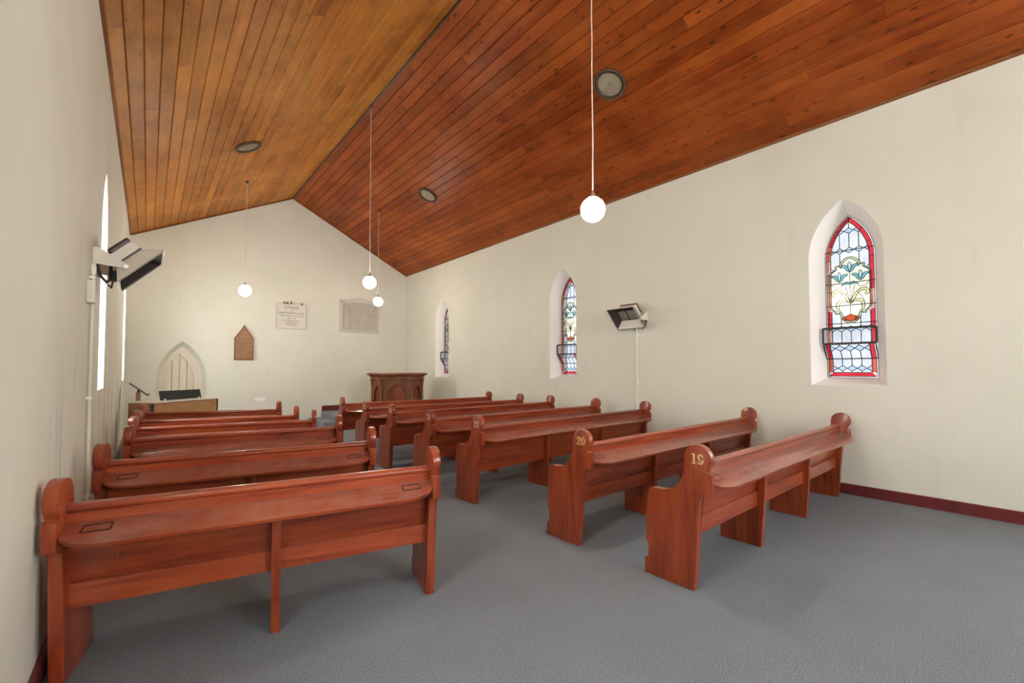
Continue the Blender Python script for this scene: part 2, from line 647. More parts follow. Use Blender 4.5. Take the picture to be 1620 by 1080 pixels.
def clip_convex(poly, region):
    for i in range(len(region)):
        if len(poly) < 3: return []
        poly = clip_half(poly, region[i], region[(i + 1) % len(region)])
    # drop doubled points
    out = []
    for p in poly:
        if not out or (abs(p[0] - out[-1][0]) + abs(p[1] - out[-1][1])) > 1e-5: out.append(p)
    if len(out) > 1 and (abs(out[0][0] - out[-1][0]) + abs(out[0][1] - out[-1][1])) < 1e-5: out.pop()
    return out if len(out) >= 3 else []


xs = [-.345, -.195, -.045, .105, .255]
leaf_bm = bmesh.new()
for a, b in zip(xs, xs[1:]):
    pl = clip_convex([(a + .006, .03), (b - .006, .03), (b - .006, 2.2), (a + .006, 2.2)], li)
    if pl: obj('door_board', prism(pl, .030, .062, 'y', .005), M_DOORP, d1)
bm = bmesh.new()
box(bm, -.42, .42, .062, .10, .02, 2.2)
obj('door_backing', bm, M_DOORP, d1)
bm = lathe([(.0, -.03), (.022, -.025), (.028, -.01), (.014, .0), (.012, .03)], 12, mat=Matrix.Translation((.19, 0, 1.0)) @ Matrix.Rotation(-PI / 2, 4, 'X'))
obj('door_knob', bm, M_BRASS, d1, True)

# ------------------------------------------------------------------ boarded ceiling
bm = bmesh.new()
for (xa, za), (xb, zb) in (((XL, ZEL), (XM, ZR)), ((XM, ZR), (XR, ZER))):
    nx, nz = -(zb - za), (xb - xa)
    L = math.hypot(nx, nz)
    nx, nz = nx / L, nz / L
    prism([(xa + nx * .025, za + nz * .025), (xb + nx * .025, zb + nz * .025), (xb + nx * .2, zb + nz * .2), (xa + nx * .2, za + nz * .2)],
          YB - WT, YF + .02, 'y', bm=bm)
for y0_, y1_ in ((YF, YF + WT + .1), (YB - WT - .1, YB - .002)):  # unseen closing blocks added over the wall tops to stop light leaks
    for (xa, za), (xb, zb) in (((XL, ZEL), (XM, ZR)), ((XM, ZR), (XR, ZER))):
        prism([(xa, za), (xb, zb), (xb, zb + .3), (xa, za + .3)], y0_ + .002, y1_, 'y', bm=bm)
box(bm, XL - WT - .1, XL - .001, YB - WT - .1, YF + WT + .1, ZEL, ZEL + .3)
box(bm, XR + .001, XR + WT + .1, YB - WT - .1, YF + WT + .1, ZER, ZER + .3)
ceiling = obj('ceiling', bm, mat('dark_roof_boarding', (.03, .014, .007), .8))
tag(ceiling, 'steep open ceiling lined with varnished timber boards', 'ceiling', kind='structure')
NB = 24
rb = random.Random(3)
for side, ((xa, za), (xb, zb)) in enumerate((((XL, ZEL), (XM, ZR)), ((XR, ZER), (XM, ZR)))):
    L = math.hypot(xb - xa, zb - za)
    tx, tz = (xb - xa) / L, (zb - za) / L
    if side == 0: ux, uz = -tz, tx
    else: ux, uz = tz, -tx
    if uz < 0: ux, uz = -ux, -uz
    pit = L / NB
    w = pit - .004
    # cross section: board face down, V-grooved edge
    c = .008
    prof = [(-w / 2, .026), (-w / 2, c), (-w / 2 + c, 0), (w / 2 - c, 0), (w / 2, c), (w / 2, .026)]
    bm = bmesh.new()
    R3 = lambda s, h: (tx * s + ux * h, tz * s + uz * h)
    prism([R3(s, h) for s, h in prof], 0, 1, 'y', bm=bm)
    bmesh.ops.recalc_face_normals(bm, faces=bm.faces)
    me = bpy.data.meshes.new('ceiling_board')
    bm.to_mesh(me)
    bm.free()
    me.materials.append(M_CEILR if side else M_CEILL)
    for k in range(NB):
        s = (k + .5) * pit
        y = YB - .02
        first = True
        while y < YF - .02:
            ln = rb.uniform(1.2, 4.6) if first else rb.uniform(3.6, 5.4)
            first = False
            y1 = min(YF, y + ln)
            if YF - y1 < .9: y1 = YF
            o = link('ceiling_board', me, None, ceiling)
            dz = rb.uniform(-.002, .002)
            o.location = (xa + tx * s + ux * dz, y, za + tz * s + uz * dz)
            o.scale = (1, y1 - y - .003, 1)
            y = y1

# mouldings along the eaves and up the far gable
tr = obj('trim_1', prism([(XL, ZEL - .02), (XL + .022, ZEL - .015), (XL + .034, ZEL + .010), (XL + .02, ZEL + .03), (XL, ZEL + .02)], YB, YF, 'y'), M_TRIM)
tag(tr, 'thin timber moulding along the left eaves', 'trim', kind='structure')
tr = obj('trim_2', prism([(XR, ZER - .02), (XR - .022, ZER - .015), (XR - .034, ZER + .010), (XR - .02, ZER + .03), (XR, ZER + .02)], YB, YF, 'y'), M_TRIM)
tag(tr, 'thin timber moulding along the eaves above the windows', 'trim', kind='structure')
for i, (xa, za) in enumerate(((XL, ZEL), (XR, ZER))):
    t = Vector((XM - xa, 0, ZR - za)).normalized()
    nn = Vector((-t.z, 0, t.x))
    if nn.z > 0: nn = -nn
    bm = bmesh.new()
    p0, p1 = Vector((xa, YF, za)), Vector((XM, YF, ZR))
    q = [bm.verts.new(p) for p in (p0, p1, p1 + nn * .032, p0 + nn * .032)]
    q2 = [bm.verts.new(Vector(v.co) + Vector((0, -.03, 0))) for v in q]
    bm.faces.new(q)
    bm.faces.new(q2)
    bridge(bm, q, q2)
    tr = obj('trim_%d' % (3 + i), bm, M_TRIM)
    tag(tr, ('thin dark moulding up the far gable, rising from the left wall' if i == 0 else 'thin dark moulding up the far gable, above the pulpit side'), 'trim', kind='structure')
tr = obj('trim_5', bbox(XM - .012, XM + .012, YB, YF, ZR - .022, ZR + .02), M_DARK)
tag(tr, 'dark gap strip along the roof ridge', 'trim', kind='structure')


def skirting(name, a, b, label, z0=0.0, h=.125):
    """a->b along the wall foot; room is to the left of the direction"""
    a, b = Vector(a), Vector(b)
    d = (b - a).normalized()
    nrm = Vector((-d.y, d.x))
    prof = [(0, 0), (.022, 0), (.022, h - .012), (.014, h), (0, h)]
    bm = bmesh.new()
    r0 = [bm.verts.new((a.x + nrm.x * p, a.y + nrm.y * p, z0 + q)) for p, q in prof]
    r1 = [bm.verts.new((b.x + nrm.x * p, b.y + nrm.y * p, z0 + q)) for p, q in prof]
    bm.faces.new(r0)
    bm.faces.new(r1[::-1])
    bridge(bm, r0, r1)
    return tag(obj(name, bm, M_SKIRT), label, 'skirting', kind='structure')


skirting('baseboard_right', (XR, YB), (XR, 12.05), 'dark red skirting board under the stained glass windows')
skirting('baseboard_left', (XL, YF), (XL, YB), 'dark red skirting board along the left wall')
skirting('baseboard_far', (XR, YF), (3.96, YF), 'dark red skirting board on the platform by the far wall', .317, .155)

# carpeted platform and its step
pf = empty('platform', (3.95, 12.35, 0))
tag(pf, 'low carpeted platform with one step in the far corner', 'platform')
obj('platform_top', bbox(0, XR - 3.95 - .003, 0, YF - 12.35 - .003, .0, .316, .012, seg=2), M_CARPETL, pf)
obj('step', bbox(-.36, XR - 3.95 - .003, -.30, YF - 12.35 - .004, .0, .138, .012, seg=2), M_CARPETL, pf)


# ------------------------------------------------------------------ stained glass lancets
V_TOP = GLASS[3] - GLASS[1]
V_SPR = GLASS[2] - GLASS[1]
HOP0, HOP1, HOPD = .245, .43, .13


def inner_arch(inset, bottom):
    hw = GLASS[0] - inset
    # apex drops a little more than the side inset
    return arch(hw, bottom, V_SPR, V_TOP - inset * 1.45, 9)


def strip_pts(P, w):
    pass


class Win:
    """collects the panes (polygon, material) and the lead lines of one light; u to the right seen from inside"""

    def __init__(s):
        s.panes, s.leads, s.bars = [], [], []

    def pane(s, poly, m, lift=0.0):
        s.panes.append((poly, m, lift))

    def lead(s, pts, w=.007, lift=0.0):
        s.leads.append((pts, w, lift))


def off_of(v, lift):
    return lift


def inside_poly(p, poly):
    x, y = p
    r = False
    j = len(poly) - 1
    for i in range(len(poly)):
        xi, yi = poly[i]
        xj, yj = poly[j]
        if (yi > y) != (yj > y) and x < (xj - xi) * (y - yi) / (yj - yi) + xi: r = not r
        j = i
    return r


def design():
    W = Win()
    inner = inner_arch(.060, .068)
    mid = inner_arch(.016, .018)
    outer = arch(GLASS[0], .0, V_SPR, V_TOP, 9)
    # zoomed sketch units -> glass units
    U = lambda X: X * .000722
    V = lambda Y: 1.6055 - Y * .000906
    half = [(0, 58)]
    for k in range(1, 9):
        a = PI / 2 - k * (PI / 2) / 8
        half.append((150 * math.cos(a), 190 - 132 * math.sin(a)))
    half += [(152, 168), (215, 168), (215, 228), (265, 245), (292, 272), (302, 300), (302, 745), (288, 785), (255, 815), (228, 828), (228, 862), (150, 862)]
    for k in range(1, 9):
        a = k * (PI / 2) / 8
        half.append((150 * math.cos(a), 862 + 135 * math.sin(a)))
    cart = [(U(x), V(y)) for x, y in half] + [(-U(x), V(y)) for x, y in reversed(half[1:-1])]
    ch = [(x - 24 if x > 40 else x * .84, y + (24 if y < 400 and x < 160 else 0) - (24 if y > 800 and x < 160 else 0)) for x, y in half]
    cart_in = [(U(x), V(y)) for x, y in ch] + [(-U(x), V(y)) for x, y in reversed(ch[1:-1])]

    # lattice of tall hexagons and small diamonds
    P, dh, cw = .253, .037, .1
    polys = []
    for r in range(-7, 3):
        v0 = 1.64 + r * P
        for k in range(-3, 4):
            x = k * cw
            polys.append(('blue', [(x - cw / 2, v0), (x, v0 - dh), (x + cw / 2, v0), (x, v0 + dh)]))
            xa, xm, xb = x, x + cw / 2, x + cw
            polys.append(('white', [(xa, v0 + dh), (xm, v0), (xb, v0 + dh), (xb, v0 + P - dh), (xm, v0 + P), (xa, v0 + P - dh)]))
    zones = [(.0, HOP0, 0), (HOP0, HOP1, 1), (HOP1, 3.0, 2)]
    for m, pl in polys:
        for z0, z1, zi in zones:
            q = clip_convex(pl, [(-9, z0), (9, z0), (9, z1), (-9, z1)])
            if not q: continue
            q = clip_convex(q, inner)
            if not q: continue
            cx, cy = sum(p[0] for p in q) / len(q), sum(p[1] for p in q) / len(q)
            area = abs(sum(q[i][0] * q[(i + 1) % len(q)][1] - q[(i + 1) % len(q)][0] * q[i][1] for i in range(len(q)))) / 2
            if area < 2e-5 or inside_poly((cx, cy), cart): continue
            W.pane(q, G[m], ('h', 0) if zi == 1 else 0.0)
            for i in range(len(q)):
                a, b = q[i], q[(i + 1) % len(q)]
                n = max(1, int(math.hypot(b[0] - a[0], b[1] - a[1]) / .02))
                run = None
                for k in range(n):
                    pa = (a[0] + (b[0] - a[0]) * k / n, a[1] + (b[1] - a[1]) * k / n)
                    pb = (a[0] + (b[0] - a[0]) * (k + 1) / n, a[1] + (b[1] - a[1]) * (k + 1) / n)
                    if inside_poly(((pa[0] + pb[0]) / 2, (pa[1] + pb[1]) / 2), cart):
                        if run: W.lead(run, .0085, ('h', 0) if zi == 1 else 0.0)
                        run = None
                    else:
                        run = [run[0], pb] if run else [pa, pb]
                if run: W.lead(run, .0085, ('h', 0) if zi == 1 else 0.0)
    # coloured border and white edge, cut where the hopper light starts and ends
    rc = random.Random(5)

    def side_loop(L):
        return L
    nl = len(mid)
    def along(ring_o, ring_i, names, gap):
        # straight jambs in pieces, then the arch points
        hwo, hwi = ring_o[1][0], ring_i[1][0]
        cuts = [ring_i[0][1], HOP0, HOP1, .62, .86, 1.12, 1.34, V_SPR]
        for sgn in (-1, 1):
            for a, b in zip(cuts, cuts[1:]):
                W.pane([(sgn * hwi, a), (sgn * hwo, a), (sgn * hwo, b), (sgn * hwi, b)], G[rc.choice(names)], ('h', 0) if abs(a - HOP0) < 1e-6 else 0.0)
                if gap: W.lead([(sgn * hwi, b), (sgn * hwo, b)], .008)
            W.lead([(sgn * hwo, ring_o[0][1]), (sgn * hwo, HOP0)], .007)
            W.lead([(sgn * hwo, HOP0), (sgn * hwo, HOP1)], .007, ('h', 0))
            W.lead([(sgn * hwo, HOP1), (sgn * hwo, V_SPR)], .007)
        arc_o, arc_i = ring_o[2:], ring_i[2:]
        n = len(arc_o)
        for i in range(0, n - 1, 3):
            j = min(n - 1, i + 3)
            W.pane(arc_o[i:j + 1] + arc_i[i:j + 1][::-1], G[rc.choice(names)], 0.0)
            if gap: W.lead([arc_i[j], arc_o[j]], .008)
        W.lead(arc_o, .007)
        W.pane([ring_o[0], ring_o[1], (ring_i[1][0], ring_i[1][1]), (ring_i[0][0], ring_i[0][1])], G[rc.choice(names)], 0.0)
        W.lead([ring_o[0], ring_o[1]], .008)
        W.lead([ring_i[0], ring_i[1]], .006)
    along(mid, inner, ['red', 'red', 'red', 'red', 'orange', 'pink'], True)
    along(outer, mid, ['edge'], False)

    # cartouche
    W.pane(cart_in, G['cream'], .002)
    n = len(cart)
    for i in range(0, n, 6):
        idx = [(i + k) % n for k in range(min(7, n - i + 1))]
        W.pane([cart[k] for k in idx] + [cart_in[k] for k in reversed(idx)], G['olive'], .002)
    W.lead(cart + [cart[0]], .008, .003)
    W.lead(cart_in + [cart_in[0]], .008, .003)

    def piece(pts, m, mirror=False, lift=.004, lead=.0068):
        q = [(U(x), V(y)) for x, y in pts]
        W.pane(q, G[m], lift)
        W.lead(q + [q[0]], lead, lift + .001)
        if mirror:
            q2 = [(-x, y) for x, y in reversed(q)]
            W.pane(q2, G[m], lift)
            W.lead(q2 + [q2[0]], lead, lift + .001)

    def flower(cx, cy, s=1.0):
        piece([(cx, cy - 62 * s), (cx + 24 * s, cy - 38 * s), (cx + 26 * s, cy + 5 * s), (cx + 10 * s, cy + 62 * s), (cx, cy + 92 * s),
               (cx - 10 * s, cy + 62 * s), (cx - 26 * s, cy + 5 * s), (cx - 24 * s, cy - 38 * s)], 'petal_l')
        for sg in (-1, 1):
            piece([(cx + sg * 28 * s, cy + 5 * s), (cx + sg * 60 * s, cy - 22 * s), (cx + sg * 130 * s, cy - 22 * s), (cx + sg * 118 * s, cy + 2 * s),
                   (cx + sg * 72 * s, cy + 22 * s), (cx + sg * 45 * s, cy + 65 * s), (cx + sg * 6 * s, cy + 90 * s), (cx + sg * 14 * s, cy + 55 * s)], 'petal')
    flower(0, 190)
    flower(-152, 322, .97)
    flower(152, 322, .97)
    piece([(0, 425), (60, 410), (130, 455), (70, 447), (0, 452)], 'petal', True)
    # curling leaves
    piece([(6, 720), (30, 640), (75, 570), (140, 520), (220, 510), (268, 545), (272, 590), (235, 618), (205, 600), (232, 580), (215, 550), (160, 550), (110, 585), (65, 650), (30, 720)], 'leaf', True)
    piece([(20, 700), (70, 660), (150, 660), (205, 720), (205, 790), (150, 850), (135, 840), (168, 790), (160, 720), (110, 690), (60, 695)], 'leaf', True)
    # red flower at the foot
    piece([(0, 872), (60, 898), (78, 930), (50, 965), (0, 978), (-50, 965), (-78, 930), (-60, 898)], 'ember')
    piece([(62, 898), (110, 905), (118, 935), (92, 965), (55, 966), (80, 930)], 'orange', True)
    for pts in ([(0, 285), (0, 870)], [(70, 470), (0, 700)], [(-70, 470), (0, 700)]):
        W.lead([(U(x), V(y)) for x, y in pts], .005, .004)
    for sg in (-1, 1):
        W.lead([(sg * U(x), V(y)) for x, y in ((95, 445), (140, 490), (215, 485), (275, 430), (285, 350), (250, 310))], .0045, .004)
        W.lead([(sg * U(x), V(y)) for x, y in ((100, 560), (180, 650), (205, 720))], .0045, .004)
    W.bars = [.70, .93, 1.22, 1.64]
    return W


WD = design()


def g3(u, v, lift):
    """glass plane: local x points out of the room, local y towards the far wall"""
    if isinstance(lift, tuple):
        t = (v - HOP0) / (HOP1 - HOP0)
        return (-t * HOPD - lift[1], -u, v)
    return (-lift, -u, v)


pane_meshes = []
for poly, m, lift in WD.panes:
    bm = bmesh.new()
    a = [bm.verts.new(g3(u, v, lift)) for u, v in poly]
    l2 = ('h', lift[1] - .003) if isinstance(lift, tuple) else lift - .0015
    b = [bm.verts.new(g3(u, v, l2)) for u, v in poly]
    try:
        fa = bm.faces.new(a)
    except ValueError:
        bm.free()
        continue
    bmesh.ops.recalc_face_normals(bm, faces=bm.faces)
    for v_ in b: bm.verts.remove(v_)
    if len(poly) > 6: bmesh.ops.triangulate(bm, faces=bm.faces[:])
    me = bpy.data.meshes.new('pane')
    bm.to_mesh(me)
    bm.free()
    me.materials.append(m)
    pane_meshes.append(me)

bm = bmesh.new()
for pts, w, lift in WD.leads:
    n = len(pts)
    L, R = [], []
    for i, p in enumerate(pts):
        a, b = pts[max(i - 1, 0)], pts[min(i + 1, n - 1)]
        dx, dy = b[0] - a[0], b[1] - a[1]
        dl = math.hypot(dx, dy) or 1
        nx, ny = -dy / dl * w / 2, dx / dl * w / 2
        L.append((p[0] + nx, p[1] + ny))
        R.append((p[0] - nx, p[1] - ny))

    def lf(d):
        return ('h', lift[1] + d) if isinstance(lift, tuple) else lift + d
    top = [[bm.verts.new(g3(*q, lf(.004))) for q in S] for S in (L, R)]
    bot = [[bm.verts.new(g3(*q, lf(-.002))) for q in S] for S in (L, R)]
    for i in range(n - 1):
        bm.faces.new((top[0][i], top[0][i + 1], top[1][i + 1], top[1][i]))
        bm.faces.new((bot[0][i], bot[0][i + 1], top[0][i + 1], top[0][i]))
        bm.faces.new((bot[1][i], bot[1][i + 1], top[1][i + 1], top[1][i]))
me_lead = bpy.data.meshes.new('lead_came')
bm.to_mesh(me_lead)
bm.free()
me_lead.materials.append(M_LEAD)

bm = tube([(-.008, -GLASS[0], 0), (-.008, GLASS[0], 0)], .0055, 8)
me_bar = bpy.data.meshes.new('saddle_bar')
bm.to_mesh(me_bar)
bm.free()
me_bar.materials.append(M_IRON)

# hopper ventilator: bars of the frame and the upright draught glass
hb = bmesh.new()
hx, hz0, hz1, hy = -.125, HOP1 + .005, HOP1 + .205, .272
box(hb, hx - .012, hx + .012, -hy, hy, hz0 - .014, hz0 + .014)
box(hb, hx - .012, hx + .012, -hy, hy, hz1 - .016, hz1 + .012)
for s in (-1, 1):
    box(hb, hx - .012, hx + .012, s * hy - .009, s * hy + .009, hz0, hz1)
    box(hb, -.012, .004, s * .235 - .0, s * .235 + .02 * s, HOP0 - .008, HOP0 + .008)
    v = [Vector((-.0, s * .262, HOP0)), Vector((hx, s * .268, hz0)), Vector((hx, s * .268, hz0 - .03)), Vector((-.0, s * .262, HOP0 - .022))]
    q = [hb.verts.new(p) for p in v]
    q2 = [hb.verts.new(p + Vector((0, s * .006, 0))) for p in v]
    hb.faces.new(q)
    hb.faces.new(q2[::-1])
    bridge(hb, q, q2)
box(hb, -.01, .006, -.26, .26, HOP0 - .008, HOP0 + .006)
bmesh.ops.recalc_face_normals(hb, faces=hb.faces)
me_hop = bpy.data.meshes.new('ventilator_frame')
hb.to_mesh(me_hop)
hb.free()
me_hop.materials.append(M_IRON)
hb = bmesh.new()
q = [hb.verts.new(p) for p in ((hx, -hy + .008, hz0), (hx, hy - .008, hz0), (hx, hy - .008, hz1), (hx, -hy + .008, hz1))]
hb.faces.new(q)
me_dg = bpy.data.meshes.new('draught_glass')
hb.to_mesh(me_dg)
hb.free()
me_dg.materials.append(G['clear'])

q = bmesh.new()
q.faces.new([q.verts.new(g3(u, v, 0)) for u, v in arch(GLASS[0], 0, V_SPR, V_TOP, 9)])
me_dimmer = bpy.data.meshes.new('dimming_sheet')
q.to_mesh(me_dimmer)
q.free()
me_dimmer.materials.append(G['dimmer'])
WLAB = {2: 'stained glass lancet with blue flowers nearest the viewer on the right wall',
        3: 'middle stained glass lancet of the right wall, partly hidden by its reveal',
        4: 'farthest narrow stained glass lancet of the right wall, nearest the pulpit',
        0: 'plain glazed lancet of the right wall far behind the viewer',
        1: 'added plain lancet of the right wall just behind the viewer, to light the left wall'}
for i, y in enumerate(RWY):
    w = empty('window_%d' % (i + 1), (XR + GD, y, GLASS[1]))
    tag(w, WLAB[i], 'window', kind='structure')
    if i < 2:  # both unseen lancets get plain glass so more light reaches the left wall
        q = bmesh.new()
        q.faces.new([q.verts.new(g3(u, v, 0)) for u, v in arch(GLASS[0], 0, V_SPR, V_TOP, 9)])
        obj('pane', q, G['plain'], w)
        continue
    for me in pane_meshes: link('pane', me, None, w)
    sg = link('dimming_sheet', me_dimmer, None, w)  # added sheet, cuts the sky brightness seen through the panes
    sg.location = (.10, 0, 0)
    link('lead_came', me_lead, None, w)
    for v in WD.bars:
        o = link('saddle_bar', me_bar, None, w)
        o.location = (0, 0, v)
    vf = link('ventilator_frame', me_hop, None, w)
    link('draught_glass', me_dg, None, vf)
# plain lancets in the left wall, and added ones in the back wall for daylight
pm = bmesh.new()
pm.faces.new([pm.verts.new((0, u, v)) for u, v in arch(GLASS[0], 0, V_SPR, V_TOP, 9)])
me_pl = bpy.data.meshes.new('pane')
pm.to_mesh(me_pl)
pm.free()
me_pl.materials.append(G['plain'])
k = len(RWY)
LL = ['plain glazed lancet in the left wall behind the viewer', 'plain glazed lancet in the left wall beside the viewer',
      'bright lancet sliver in the left wall behind the heater', 'far bright lancet sliver in the left wall near the gable']
for i, y in enumerate(LWY):
    k += 1
    w = empty('window_%d' % k, (XL - GD, y, GLASS[1]), PI)
    tag(w, LL[i], 'window', kind='structure')
    link('pane', me_pl, None, w)
    for v in (.45, .9, 1.35, 1.8):
        o = link('saddle_bar', me_bar, None, w)
        o.location = (0, 0, v)
        if v > 1.7: o.scale = (1, .55, 1)
for i, x in enumerate((1.0, 5.2)):
    k += 1
    w = empty('window_%d' % k, (x, YB - GD, GLASS[1]), -PI / 2)
    tag(w, 'added plain lancet %s the added west window behind the viewer' % ('left of' if i else 'right of'), 'window', kind='structure')
    link('pane', me_pl, None, w)

k += 1
w = empty('window_%d' % k, (3.1, YB - GD, 0), -PI / 2)  # added opening, throws light from above and behind
tag(w, 'added wide pointed west window high behind the viewer, for light', 'window', kind='structure')
pm = bmesh.new()
pm.faces.new([pm.verts.new((0, u, v)) for u, v in arch(.92, 2.1, 3.7, 5.05, 10)])
obj('pane', pm, G['plain'], w)
obj('mullion', bbox(-.05, .05, -.04, .04, 2.1, 5.0), M_WHITE, w)
obj('transom', bbox(-.05, .05, -.9, .9, 3.66, 3.72), M_WHITE, w)

# ------------------------------------------------------------------ pews
PT = .055          # end panel thickness
FC = (-.04, .912)  # finial centre (depth, height)


def end_profile():
    p = [(0, 0), (.385, 0), (.385, .108), (.372, .120), (.347, .128), (.345, .222), (.362, .232), (.372, .248), (.366, .40), (.360, .515),
         (.346, .530), (.358, .555), (.355, .600), (.342, .632), (.315, .650), (.285, .655), (.24, .650), (.19, .653), (.15, .668), (.115, .695),
         (.088, .735), (.070, .785), (.060, .835), (.054, .868)]
    r = .097
    for a in range(-18, 240, 11):
        p.append((FC[0] + r * math.cos(math.radians(a)), FC[1] + r * math.sin(math.radians(a))))
    p += [(-.093, .826), (-.102, .822), (-.136, .820), (-.136, .692), (-.124, .677), (-.072, .670), (-.056, .652), (-.047, .63), (-.034, .42), (-.012, .12)]
    return p


def support_profile():
    return [(-.002, 0), (.345, 0), (.345, .425), (.085, .425), (.03, .60), (-.012, .745), (-.045, .725), (-.044, .60), (-.034, .42)]


def ledge_bm(x0, x1):
    """sloping book ledge with rounded corners; (x,s): s runs down the slope away from the rail"""
    n = 9
    S0, SE, S1, cx = 0.0, .085, .19, .20
    pts = [(x0, S0), (x0, SE)]
    for k in range(1, n + 1):
        a = PI / 2 * k / n
        pts.append((x0 + cx * (1 - math.cos(a)), SE + (S1 - SE) * math.sin(a)))
    for k in range(n, 0, -1):
        a = PI / 2 * k / n
        pts.append((x1 - cx * (1 - math.cos(a)), SE + (S1 - SE) * math.sin(a)))
    pts += [(x1, SE), (x1, S0)]
    bm = prism(pts, 0, .02, 'z', .006, 2)
    return bm


LEDGE_IN = Vector((0, -.018, .766))
LEDGE_ANG = math.radians(20)


def ledge_matrix():
    # local (x,s,t): s -> away from rail (-depth) and down, t -> up
    s = Vector((0, -math.cos(LEDGE_ANG), -math.sin(LEDGE_ANG)))
    t = Vector((0, -math.sin(LEDGE_ANG), math.cos(LEDGE_ANG)))
    m = Matrix(((1, 0, 0, 0), (0, s.y, t.y, 0), (0, s.z, t.z, 0), (0, 0, 0, 1)))
    return Matrix.Translation(LEDGE_IN) @ m


def seg_board(pts, x0, x1, bev=.004):
    return prism(pts, x0, x1, 'x', bev, 1)


def frame_bm(x0, x1, s0, s1, w, t0, t1):
    bm = bmesh.new()
    box(bm, x0, x1, s0, s0 + w, t0, t1)
    box(bm, x0, x1, s1 - w, s1, t0, t1)
    box(bm, x0, x0 + w, s0, s1, t0, t1)
    box(bm, x1 - w, x1, s0, s1, t0, t1)
    return bm


def stroke(bm, pts, widths, place, n=24):
    """thick-thin pen stroke through pts (Catmull-Rom)"""
    P = [pts[0]] + list(pts) + [pts[-1]]
    Q = [widths[0]] + list(widths) + [widths[-1]]
    out = []
    m = len(pts) - 1
    for i in range(n + 1):
        t = i / n * m
        k = min(int(t), m - 1)
        f = t - k
        c = lambda a, b, c_, d: .5 * (2 * b + (c_ - a) * f + (2 * a - 5 * b + 4 * c_ - d) * f * f + (3 * b - a - 3 * c_ + d) * f ** 3)
        out.append((c(*(P[k + j][0] for j in range(4))), c(*(P[k + j][1] for j in range(4))), Q[k + 1] * (1 - f) + Q[k + 2] * f))
    L, R = [], []
    for i, (x, y, w) in enumerate(out):
        a, b = out[max(i - 1, 0)], out[min(i + 1, len(out) - 1)]
        dx, dy = b[0] - a[0], b[1] - a[1]
        d = math.hypot(dx, dy) or 1
        L.append(bm.verts.new(place(x - dy / d * w / 2, y + dx / d * w / 2)))
        R.append(bm.verts.new(place(x + dy / d * w / 2, y - dx / d * w / 2)))
    for i in range(len(out) - 1):
        bm.faces.new((L[i], R[i], R[i + 1], L[i + 1]))


def ring(bm, c, ro, ri, place, n=28):
    a = [bm.verts.new(place(c[0] + ro[0] * math.cos(2 * PI * k / n), c[1] + ro[1] * math.sin(2 * PI * k / n))) for k in range(n)]
    b = [bm.verts.new(place(c[0] + ri[0] * math.cos(2 * PI * k / n), c[1] + ri[1] * math.sin(2 * PI * k / n))) for k in range(n)]
    for k in range(n):
        bm.faces.new((a[k], a[(k + 1) % n], b[(k + 1) % n], b[k]))


def dot(bm, c, r, place, n=14):
    bm.faces.new([bm.verts.new(place(c[0] + r * math.cos(2 * PI * k / n), c[1] + r * math.sin(2 * PI * k / n))) for k in range(n)])


def digit(bm, d, ox, place0):
    pl = lambda x, y: place0(x + ox, y)
    rect = lambda x0, x1, y0, y1: bm.faces.new([bm.verts.new(pl(*p)) for p in ((x0, y0), (x1, y0), (x1, y1), (x0, y1))])
    if d == '1':
        rect(.22, .42, .06, 1.0)
        rect(.06, .58, 0, .075)
        bm.faces.new([bm.verts.new(pl(*p)) for p in ((.06, .90), (.23, .88), (.23, 1.0), (.06, .96))])
    elif d == '0':
        ring(bm, (.34, .5), (.33, .51), (.13, .44), pl)
    elif d == '9':
        ring(bm, (.32, .68), (.31, .33), (.12, .26), pl)
        stroke(bm, [(.55, .72), (.55, .42), (.46, .16), (.30, .03), (.13, .09)], [.16, .19, .16, .07, .07], pl)
        dot(bm, (.15, .16), .10, pl)
    elif d == '6':
        ring(bm, (.34, .32), (.31, .33), (.12, .26), pl)
        stroke(bm, [(.11, .28), (.11, .58), (.20, .84), (.36, .97), (.53, .91)], [.16, .19, .16, .07, .07], pl)
        dot(bm, (.51, .84), .10, pl)
    elif d == '2':
        stroke(bm, [(.10, .76), (.16, .92), (.32, .98), (.50, .88), (.52, .70), (.40, .48), (.20, .26), (.07, .06)], [.06, .07, .08, .15, .20, .17, .10, .07], pl)
        dot(bm, (.16, .76), .115, pl)
        stroke(bm, [(.05, .06), (.22, .12), (.40, .06), (.56, .06), (.62, .22)], [.10, .14, .15, .10, .05], pl)
    elif d == '3':
        stroke(bm, [(.10, .80), (.18, .95), (.34, .98), (.48, .86), (.46, .66), (.28, .55)], [.06, .06, .07, .17, .16, .06], pl)
        stroke(bm, [(.26, .54), (.46, .48), (.54, .28), (.46, .08), (.28, .02), (.10, .14)], [.06, .14, .20, .16, .07, .06], pl)
        dot(bm, (.15, .80), .10, pl)
        dot(bm, (.14, .18), .11, pl)
    elif d == '4':
        rect(.36, .55, .06, 1.0)
        rect(.22, .66, 0, .07)
        rect(.02, .66, .24, .33)
        bm.faces.new([bm.verts.new(pl(*p)) for p in ((.02, .33), (.10, .33), (.46, 1.0), (.38, 1.0))])
    elif d == '5':
        rect(.12, .19, .50, .98)
        rect(.12, .54, .84, 1.0)
        stroke(bm, [(.15, .52), (.34, .62), (.54, .50), (.56, .28), (.44, .06), (.26, .01), (.09, .13)], [.06, .09, .17, .20, .14, .07, .06], pl)
        dot(bm, (.14, .18), .11, pl)


